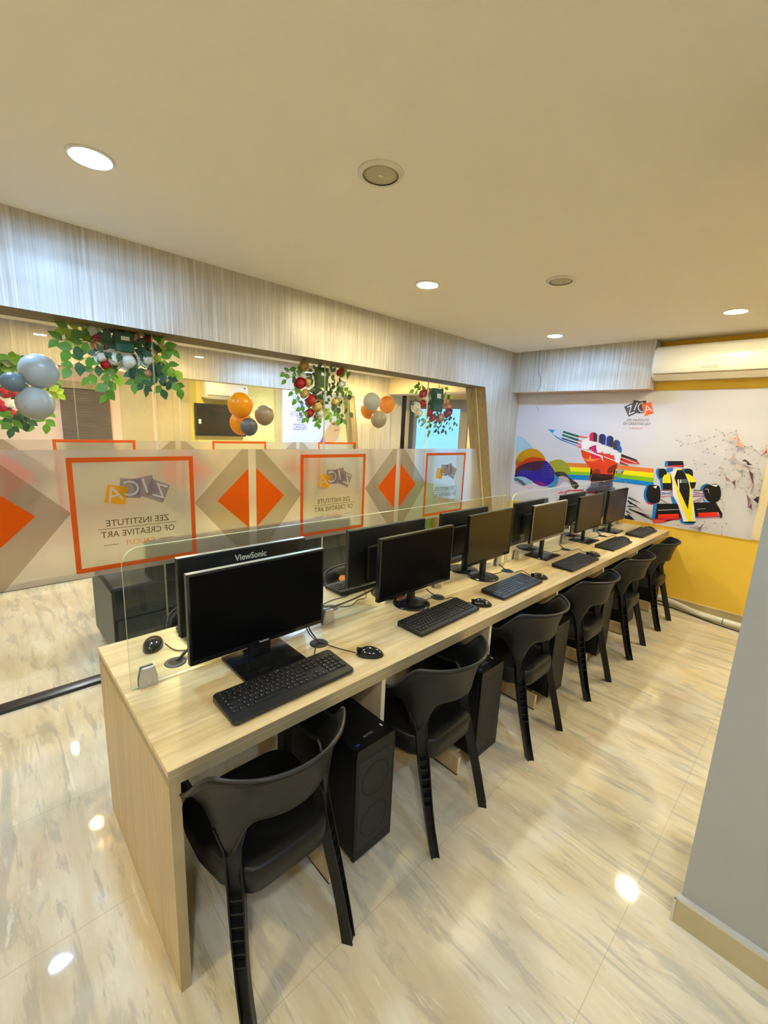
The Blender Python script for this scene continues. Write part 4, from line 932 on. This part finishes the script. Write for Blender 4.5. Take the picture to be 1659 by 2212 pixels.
k2 = keyboard(.460, .150, M_BLACK, M_KEY, False); k2.location = (-1.208, 1.583, .7505); k2.rotation_euler = (0, 0, .02)
tag(k2, 'black flat keyboard before the second monitor', 'keyboard', 'keyboards on the front of the desk')
k3 = keyboard(.455, .150, M_BLACK, M_KEYB, False, False); k3.location = (-1.203, 2.257, .7505); k3.rotation_euler = (0, 0, .01)
tag(k3, 'keyboard with bluish keys before the third monitor', 'keyboard', 'keyboards on the front of the desk')
for y, x, lb in ((3.08, -1.175, 'fourth from the viewer'), (3.90, -1.195, 'fifth from the viewer'), (4.64, -1.195, 'last one by the mural wall')):
    o = copy_tree(k2); o.location = (x, y, .7505); o.rotation_euler = (0, 0, 0); tag(o, 'black flat keyboard, '+lb, 'keyboard', 'keyboards on the front of the desk')
kr = copy_tree(k1); kr.location = (-1.775, .80, .7505); kr.rotation_euler = (0, 0, math.pi); tag(kr, 'black keyboard behind the glass, under the nearest rear monitor', 'keyboard', 'keyboards on the far side of the desk')
for y, lb in ((1.600, 'beside the chair with the orange sticker'), (2.32, 'under the third rear monitor'), (3.18, 'under the fourth rear monitor'), (3.98, 'under the fifth rear monitor'), (4.70, 'under the last rear monitor')):
    o = copy_tree(k1 if y < 2 else k3); o.location = (-1.79, y, .7505); o.rotation_euler = (0, 0, math.pi); tag(o, 'black keyboard behind the glass, '+lb, 'keyboard', 'keyboards on the far side of the desk')
def mouse():
    """local: nose towards -x, palm end +x"""
    r = empty('computer_mouse', (0, 0, 0)); rings = []
    for i in range(13):
        u = i/12; x = -.055+.110*u; wv = .032*max(.02, math.sin(math.pi*(.03+.94*u)))**.48; hv = .008+.029*math.sin(math.pi*(.06+.88*u**.85))
        if i in (0, 12): wv *= .6; hv *= .55
        ring = []
        for k in range(16):
            a = 2*math.pi*k/16; y = wv*math.cos(a); z = hv*max(0, math.sin(a))**.8 if math.sin(a) > 0 else 0
            ring.append((x, y*(1 if math.sin(a) > -.1 else .9), max(.001, z)))
        rings.append(ring)
    MB().loft(rings, M_BLACKG).build('shell', r)
    MB().lathe([(.007, -.003), (.0078, 0), (.007, .003)], M_PRINTD, (-.028, 0, .0245), 14, 'y').build('scroll_wheel', r)
    MB().box((-.054, -.0008, .016), (-.016, .0008, .0325), M_BLACK).build('button_seam', r)
    return r
m0 = mouse()
MS = [(-1.165, 1.083, 1.6, 'black mouse right of the nearest keyboard'), (-1.172, 1.880, 1.9, 'black mouse right of the second keyboard'), (-1.185, 2.545, 1.9, 'black mouse right of the bluish keyboard'), (-1.175, 3.390, 1.9, 'black mouse right of the fourth keyboard'), (-1.205, 4.170, 1.9, 'black mouse right of the fifth keyboard'), (-1.195, 4.90, 1.9, 'black mouse right of the last keyboard')]
for k, (x, y, a, lb) in enumerate(MS):
    o = m0 if k == 0 else copy_tree(m0); o.location = (x, y, .7505); o.rotation_euler = (0, 0, a-math.pi/2-.25+(.35 if k == 0 else 0)+.7); tag(o, lb, 'mouse', 'mice on the front of the desk')
o = copy_tree(m0); o.location = (-1.765, .453, .7505); o.rotation_euler = (0, 0, math.pi-.45); o.scale = (1.12, 1.15, 1.1); tag(o, 'bluish black mouse behind the glass by the near left corner', 'mouse')
# ------------------------------------------------------------------ grommets and cables
def grommet(openc=False):
    r = empty('cable_grommet', (0, 0, 0))
    MB().lathe([(.024, .001), (.028, .003), (.036, .003), (.039, 0), (.024, 0)], M_RIM if not openc else mat('grommet_grey', (.10, .10, .09), .4), n=32, cap=False).build('ring', r)
    MB().lathe([(.0005, .0016), (.0245, .0016)], M_BLACK if not openc else mat('grommet_hole', (.10, .08, .04), .8), n=24).build('cover', r)
    return r
g1 = grommet(True); g1.location = (-1.590, .480, .7503); tag(g1, 'open grey cable grommet behind the glass at the near end', 'cable grommet')
g2 = grommet(); GL = [(-1.372, .980, 'beside the foot of the nearest monitor'), (-1.385, 1.778, 'right of the second monitor foot'), (-1.392, 2.510, 'right of the third monitor foot'), (-1.387, 3.392, 'right of the fourth monitor foot'), (-1.384, 4.168, 'right of the fifth monitor foot')]
for k, (x, y, lb) in enumerate(GL):
    o = g2 if k == 0 else copy_tree(g2); o.location = (x, y, .7503); tag(o, 'round black cable grommet '+lb, 'cable grommet', 'cable grommets in the desk top')
o = copy_tree(g1); o.location = (-1.630, 1.235, .7503); tag(o, 'grey cable grommet behind the glass, left of the second rear monitor', 'cable grommet')
def cable(pts, r_, label, m=M_CABLE, grp='thin cables on the desk top'):
    p0 = Vector(pts[0]); return tag(MB().tube(smooth_path([Vector(p) for p in pts], 6), r_, m, 6).build('cable'), label, 'cable', grp)
Z = .7535
cable([(-1.20, 1.035, Z+.01), (-1.27, 1.02, Z), (-1.31, 1.005, Z), (-1.37, .985, Z+.003)], .0022, 'thin cable from the nearest mouse to its grommet')
cable([(-1.275, .895, Z+.005), (-1.31, .915, Z), (-1.345, .945, Z), (-1.375, .975, Z+.003)], .0022, 'thin cable from the nearest keyboard to its grommet')
cable([(-1.43, .955, .86), (-1.42, .965, .80), (-1.395, .98, .765), (-1.372, .982, .752)], .0035, 'black monitor cable dropping into the grommet by the nearest monitor')
cable([(-1.42, .935, .85), (-1.41, .955, .79), (-1.385, .975, .76), (-1.368, .985, .752)], .0025, 'second black cable dropping into the grommet by the nearest monitor')
cable([(-1.74, .49, Z+.008), (-1.70, .50, Z), (-1.665, .515, Z), (-1.64, .555, Z), (-1.615, .52, Z+.01), (-1.59, .487, Z)], .0022, 'thin brown cable from the mouse behind the glass', M_BROWNCABLE)
cable([(-1.66, .63, .80), (-1.645, .575, .775), (-1.62, .53, .765), (-1.59, .485, .752)], .006, 'thick dark cable into the open grommet behind the glass')
cable([(-1.765, 1.42, Z), (-1.70, 1.40, Z), (-1.70, 1.30, Z), (-1.68, 1.22, Z), (-1.635, 1.235, Z)], .0022, 'thin brown cable curling from the rear keyboard', M_BROWNCABLE)
cable([(-1.60, 1.50, .80), (-1.61, 1.40, .775), (-1.62, 1.30, .76), (-1.63, 1.24, .753)], .005, 'thick brown cable slanting to the grey grommet behind the glass', M_BROWNCABLE)
cable([(-1.70, 1.52, Z), (-1.62, 1.46, Z), (-1.62, 1.40, Z), (-1.585, 1.33, Z), (-1.61, 1.27, Z)], .0022, 'thin zigzag cable behind the glass by the second monitor', M_BROWNCABLE)
for k, (gx, gy, _) in enumerate(GL[1:], 1):
    nm = ('second', 'third', 'fourth', 'fifth')[k-1]
    cable([(-1.42, gy-.06, .80), (-1.41, gy-.03, .775), (gx-.005, gy, .752)], .0035, 'black cable from the '+nm+' front monitor into its grommet')
    cable([(-1.215, gy+.07, Z+.006), (-1.26, gy+.05, Z), (-1.30, gy+.02, Z+.02), (-1.34, gy+.01, Z), (gx, gy, Z)], .0022, 'thin cable from the mouse of the '+nm+' keyboard')
    cable([(-1.42, gy-.17, Z), (-1.40, gy-.10, Z), (-1.40, gy-.05, Z), (gx, gy, Z)], .0022, 'thin cable lying behind the foot of the '+nm+' front monitor')
# under-desk hanging cables of the first bay
cable([(-1.44, .55, .70), (-1.42, .56, .60), (-1.43, .58, .50), (-1.41, .62, .42)], .006, 'black cable hanging in the first bay under the desk')
cable([(-1.45, .66, .70), (-1.44, .665, .66), (-1.452, .67, .62), (-1.44, .675, .52)], .003, 'thin wavy cable hanging in the first bay under the desk')
# ------------------------------------------------------------------ sofa behind the glass
sofa = tag(empty('sofa', (-3.42, 1.6, 0)), 'black leatherette sofa behind the glass partition, end block at left', 'sofa')
def sb(name, a, b, m, bev): return boxo(name, (a[0]+3.42, a[1]-1.6, a[2]), (b[0]+3.42, b[1]-1.6, b[2]), m, sofa, bev)
sb('seat_cushion', (-3.74, .575, .30), (-3.13, 2.58, .535), M_SOFA, .025); sb('base', (-3.74, .60, .05), (-3.14, 2.56, .30), M_SOFA, .01)
sb('backrest', (-3.36, .83, .50), (-3.13, 2.59, .785), M_SOFA, .035)
MB().box((-3.735+3.42, .572-1.6, .05), (-3.14+3.42, .578-1.6, .50), M_SOFAB).build('side_panel', sofa)
for x in (-3.68, -3.2):
    for y in (.65, 2.5): MB().lathe([(.02, 0), (.025, .05)], M_BLACK, (x+3.42, y-1.6, 0), 12).build('foot', sofa)
# ------------------------------------------------------------------ balloons
def balloon(px, py, rpx, m, label, X=-3.12, d=0, st=1.06, name='balloon', grp='balloons in the cluster'):
    c = at(px, py, 'x', X+d); e = at(px, py-rpx, 'x', X+d); R_ = (e-c).length*.93
    r = tag(empty(name, c), label, 'balloon', grp)
    prof = []
    for k in range(15):
        a = math.pi*k/14; rr_ = R_*math.sin(a); z = -R_*math.cos(a)*(1.12 if k < 7 else 1.0); prof.append((max(rr_, .001), z))
    MB().lathe(prof, m, n=28).build('balloon_body', r); MB().lathe([(.001, -R_*1.10), (.008, -R_*1.16), (.002, -R_*1.17)], m, n=10).build('knot', r)
    return r
G1, G2, G3 = 'grey balloon cluster at left', 'orange balloon cluster behind the glass', 'small balloon cluster before the far wood wall'
b = balloon(85, 802, 40, M_BGREY, 'large pale grey balloon, upper one of the left cluster', grp=G1, X=-3.16); b.rotation_euler = (0, math.radians(100), .4)
b = balloon(77, 871, 38, M_BGREY, 'large pale grey balloon, lowest of the left cluster', grp=G1, X=-3.16); b.rotation_euler = (0, math.radians(75), 2.6)
b = balloon(28, 825, 23, M_BBLUE, 'small slate-blue balloon at the left of the grey cluster', grp=G1, X=-3.14); b.rotation_euler = (0, math.radians(80), 1.9)
balloon(519, 874, 29, M_BORANGE, 'large orange balloon, top of the middle cluster', grp=G2, X=-3.15)
balloon(521, 913, 26, M_BORANGE, 'orange balloon half hidden behind the dark grey one', grp=G2, X=-3.30)
balloon(538, 921, 20, M_BDARK, 'small dark grey balloon, lowest of the middle cluster', grp=G2, X=-3.13)
balloon(571, 896, 22.5, M_BTAUPE, 'taupe balloon at the right of the middle cluster', grp=G2, X=-3.28)
balloon(803, 867, 20.5, M_BGREY, 'pale grey balloon, top of the right cluster', grp=G3, X=-3.14)
balloon(797, 885, 20, M_BORANGE, 'orange balloon at the left of the right cluster', grp=G3, X=-3.32)
balloon(836, 873, 19.5, M_BORANGE, 'orange balloon at the right of the right cluster', grp=G3, X=-3.32)
balloon(818, 905, 19, M_BTAUPE, 'taupe balloon, lowest of the right cluster', grp=G3, X=-3.15)
# ------------------------------------------------------------------ floral arrangements on the glass
def leaf(mb, p, d, up, L, W, m, curl=.25):
    d = d.normalized(); s = d.cross(up).normalized(); n = s.cross(d).normalized(); pts = []
    prof = [0, .62, .95, 1, .80, .42, 0]
    rows = []
    for i, wv in enumerate(prof):
        u = i/(len(prof)-1); c = p+d*(L*u)-n*(curl*L*u*u)
        rows.append((c-s*(W*wv/2)+n*(W*.12*wv), c, c+s*(W*wv/2)+n*(W*.12*wv)))
    vs = [v for r in rows for v in r]; fs = []
    for i in range(len(prof)-1):
        a = i*3; fs += [(a, a+1, a+4, a+3), (a+1, a+2, a+5, a+4)]
    mb.add(vs, fs, m, True)
def rose(parent, p, R_, m, face, rng):
    mb = MB(); face = face.normalized(); bmc = bmesh.new(); bmesh.ops.create_uvsphere(bmc, u_segments=10, v_segments=8, radius=R_*.68, matrix=Matrix.Translation(p+face*R_*.05)); mb.bm(bmc, m, True); u = face.orthogonal().normalized(); v = face.cross(u)
    for layer, (nn, rr_, op) in enumerate(((6, 1.0, .95), (5, .76, .62), (4, .52, .35), (3, .30, .15))):
        for k in range(nn):
            a = 2*math.pi*(k+.37*layer)/nn; dr = u*math.cos(a)+v*math.sin(a); sd = face.cross(dr); rows = []
            for i in range(5):
                t_ = i/4; out = rr_*R_*(.35+.65*math.sin(t_*math.pi/2)*op+.1*t_); h = R_*(-.5+(.9+.15*layer)*t_-.25*op*t_*t_); wv = rr_*R_*.95*math.sin(math.pi*(.2+.62*t_))
                c = p+dr*out+face*h; rows.append((c-sd*wv-dr*wv*.35, c-sd*wv*.5, c+dr*wv*.08, c+sd*wv*.5, c+sd*wv-dr*wv*.35))
            vs = [q for r in rows for q in r]; fs = []
            for i in range(4):
                for j in range(4): x_ = i*5+j; fs.append((x_, x_+1, x_+6, x_+5))
            mb.add(vs, fs, m, True)
    return mb.build('rose', parent, 'flat')
def arrangement(name, X, label, foam, roses, sprays, seed, sgn=-1, scale=1, dark=()):
    """X: plane of the glass it is stuck to; foam (px0,py0,px1,py1); everything grows from there"""
    rng = random.Random(seed); c0 = at((foam[0]+foam[2])/2, (foam[1]+foam[3])/2, 'x', X)
    r = tag(empty(name, c0), label, 'flower arrangement', 'hanging flower arrangements')
    W3 = lambda x, y, d: at(x, y, 'x', X+sgn*d)-c0
    a = W3(foam[0], foam[1], 0); b_ = W3(foam[2], foam[3], 0)
    if sgn < 0:
        MB().box((-.055, a.y, b_.z), (-.004, b_.y, a.z), M_FOAM, .004).build('floral_foam', r)
        MB().box((-.004, a.y+(b_.y-a.y)*.3, a.z-(a.z-b_.z)*.42), (-.003, a.y+(b_.y-a.y)*.75, a.z-(a.z-b_.z)*.22), M_STICKER).build('foam_label', r)
    st = MB(); lf = MB(); cen = W3((foam[0]+foam[2])/2, (foam[1]+foam[3])/2, .05)
    for (x, y) in dark:      # dark green filler leaves round the foam
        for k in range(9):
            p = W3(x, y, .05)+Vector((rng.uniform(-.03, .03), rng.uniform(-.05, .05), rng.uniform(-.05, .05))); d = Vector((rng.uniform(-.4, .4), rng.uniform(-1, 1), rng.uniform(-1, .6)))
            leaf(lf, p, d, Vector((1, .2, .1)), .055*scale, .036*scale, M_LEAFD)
    for (x0, y0, x1, y1, nn, kind) in sprays:
        d0, d1 = .05, rng.uniform(.01, .09); p0 = W3(x0, y0, d0); p1 = W3(x1, y1, d1); mid = (p0+p1)/2+Vector((sgn*.02, 0, .018)); path = smooth_path([p0, mid, p1], 6)
        st.tube(path, .0016, M_STEM, 5)
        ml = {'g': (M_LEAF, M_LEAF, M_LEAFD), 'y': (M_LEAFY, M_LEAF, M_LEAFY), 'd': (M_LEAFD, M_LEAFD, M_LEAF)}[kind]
        nn = max(3, int(nn*.75))
        for k in range(nn):
            u = .25+.75*k/(max(1, nn-1)); i = min(len(path)-2, int(u*(len(path)-1))); p = path[i]+(path[i+1]-path[i])*((u*(len(path)-1)) % 1 if u < 1 else 1); d = (path[i+1]-path[i]).normalized()
            sd = Vector((0, -d.z, d.y))*(1 if k % 2 else -1); dd = d*.6+sd*(.9 if u < .97 else .1)+Vector((rng.uniform(-.3, .3), 0, -.2))
            L = rng.uniform(.058, .080)*scale; leaf(lf, p, dd, Vector((1, rng.uniform(-.4, .4), rng.uniform(-.3, .3))), L, L*rng.uniform(.55, .74), rng.choice(ml))
    lf.build('leaves', r, 'flat'); st.build('stems', r)
    for (x, y, rp, m) in roses:
        p = W3(x, y, .06); e = W3(x, y-rp, .06); rose(r, p, (e-p).length*1.25, m, Vector((-sgn*1.0, rng.uniform(-.5, .3), rng.uniform(-.9, -.1))), rng)
    return r
arrangement('flower_arrangement', XG-.006, 'large hanging flower arrangement with white roses on green foam, left of centre', (248, 714, 292, 762),
 [(246, 775, 17, M_ROSEW), (277, 780, 17, M_ROSEW), (317, 776, 13, M_ROSEW), (220, 771, 12, M_ROSEW), (229, 787, 9, M_ROSER), (201, 712, 12, M_ROSEW), (210, 733, 9, M_ROSER), (212, 745, 12, M_ROSEP), (290, 728, 9, M_ROSEP), (318, 733, 7, M_ROSER), (330, 765, 8, M_ROSEY), (317, 806, 7, M_ROSEP)],
 [(215, 745, 125, 735, 9, 'y'), (205, 730, 140, 712, 8, 'y'), (215, 738, 150, 757, 8, 'g'), (225, 765, 150, 795, 9, 'g'), (230, 780, 190, 815, 7, 'g'), (255, 790, 228, 850, 10, 'g'), (262, 792, 240, 838, 6, 'y'), (290, 785, 313, 838, 12, 'd'), (305, 785, 290, 828, 8, 'd'), (320, 775, 372, 828, 11, 'd'), (325, 765, 385, 838, 10, 'g'), (328, 745, 368, 755, 9, 'y'), (325, 732, 340, 720, 6, 'y'), (330, 760, 378, 800, 8, 'y'), (290, 770, 345, 790, 8, 'd'), (210, 720, 175, 715, 5, 'y'), (330, 790, 350, 840, 8, 'g')], 3,
 dark=[(235, 725), (235, 745), (240, 760), (300, 735), (305, 750), (315, 760), (300, 765), (270, 710)])
arrangement('flower_arrangement', XG-.006, 'hanging flower arrangement with red and cream roses, in the middle of the glass', (688, 792, 710, 838),
 [(648, 827, 11, M_ROSER), (672, 865, 12, M_ROSER), (656, 791, 9, M_ROSEY), (658, 850, 9, M_ROSEY), (686, 878, 12, M_ROSEY), (692, 893, 9, M_ROSEW), (668, 892, 8, M_ROSER), (724, 868, 9, M_ROSEY), (735, 803, 8, M_ROSER), (737, 830, 8, M_ROSEW), (665, 825, 9, M_ROSEY)],
 [(665, 810, 615, 805, 6, 'g'), (660, 815, 618, 820, 6, 'g'), (655, 830, 632, 845, 5, 'g'), (655, 850, 640, 862, 5, 'g'), (660, 870, 650, 890, 6, 'g'), (680, 890, 660, 903, 7, 'd'), (690, 890, 688, 915, 9, 'g'), (705, 880, 712, 900, 9, 'y'), (715, 870, 740, 905, 11, 'g'), (720, 850, 750, 845, 7, 'g'), (725, 820, 752, 852, 9, 'g'), (730, 810, 752, 805, 8, 'y'), (728, 850, 730, 905, 10, 'g'), (735, 860, 755, 890, 6, 'g'), (675, 800, 640, 795, 5, 'g')], 5, scale=.85,
 dark=[(680, 800), (680, 820), (678, 840), (716, 800), (718, 820), (712, 840), (695, 855), (700, 870), (722, 838), (680, 860)])
arrangement('flower_arrangement', XG-.006, 'smallest hanging flower arrangement with red and peach blooms, before the blue window', (940, 838, 956, 890),
 [(914, 850, 8, M_ROSER), (921, 862, 8, M_ROSEW), (912, 872, 7, M_ROSER), (898, 880, 9, M_ROSEW), (928, 890, 8, M_ROSER), (934, 903, 7, M_ROSER), (965, 867, 7, M_ROSEP), (968, 878, 7, M_ROSEP), (967, 892, 9, mat('plum_rose_petals', (.32, .03, .12), .5)), (950, 903, 8, M_ROSEP), (905, 893, 7, M_ROSEW), (925, 845, 6, M_ROSEY)],
 [(925, 850, 895, 842, 8, 'y'), (920, 845, 905, 832, 6, 'y'), (940, 845, 960, 838, 6, 'y'), (955, 855, 972, 855, 6, 'y'), (910, 885, 905, 905, 6, 'g'), (930, 905, 915, 912, 6, 'g'), (945, 905, 945, 930, 8, 'd'), (950, 905, 960, 930, 9, 'd'), (960, 900, 975, 925, 8, 'd'), (965, 885, 985, 915, 8, 'g'), (935, 905, 925, 935, 7, 'g'), (905, 870, 893, 868, 5, 'g')], 9, scale=.8,
 dark=[(932, 850), (932, 865), (935, 880), (940, 895), (958, 860), (956, 895), (925, 875)])
arrangement('flower_arrangement', XF-.01, 'flower arrangement on the far glass, behind the grey balloons at left', (20, 830, 50, 860),
 [(12, 848, 9, M_ROSER), (22, 868, 11, M_ROSEW), (5, 876, 10, M_ROSER), (35, 850, 9, M_ROSER), (18, 815, 9, M_ROSEP), (25, 893, 7, M_ROSER), (60, 850, 8, M_ROSEW), (90, 845, 7, M_ROSEP), (40, 870, 9, M_ROSEP)],
 [(30, 810, 5, 800, 8, 'g'), (30, 810, 25, 775, 7, 'g'), (40, 810, 48, 775, 7, 'g'), (60, 830, 110, 820, 9, 'g'), (70, 845, 125, 850, 10, 'y'), (70, 850, 110, 835, 8, 'g'), (30, 880, 10, 905, 7, 'd'), (30, 885, 25, 925, 10, 'd'), (40, 885, 50, 910, 8, 'd'), (45, 880, 62, 915, 7, 'd'), (90, 870, 100, 915, 7, 'g'), (10, 850, 0, 790, 6, 'g')], 12, sgn=1, scale=1.35,
 dark=[(20, 835), (35, 835), (15, 860), (50, 860)])
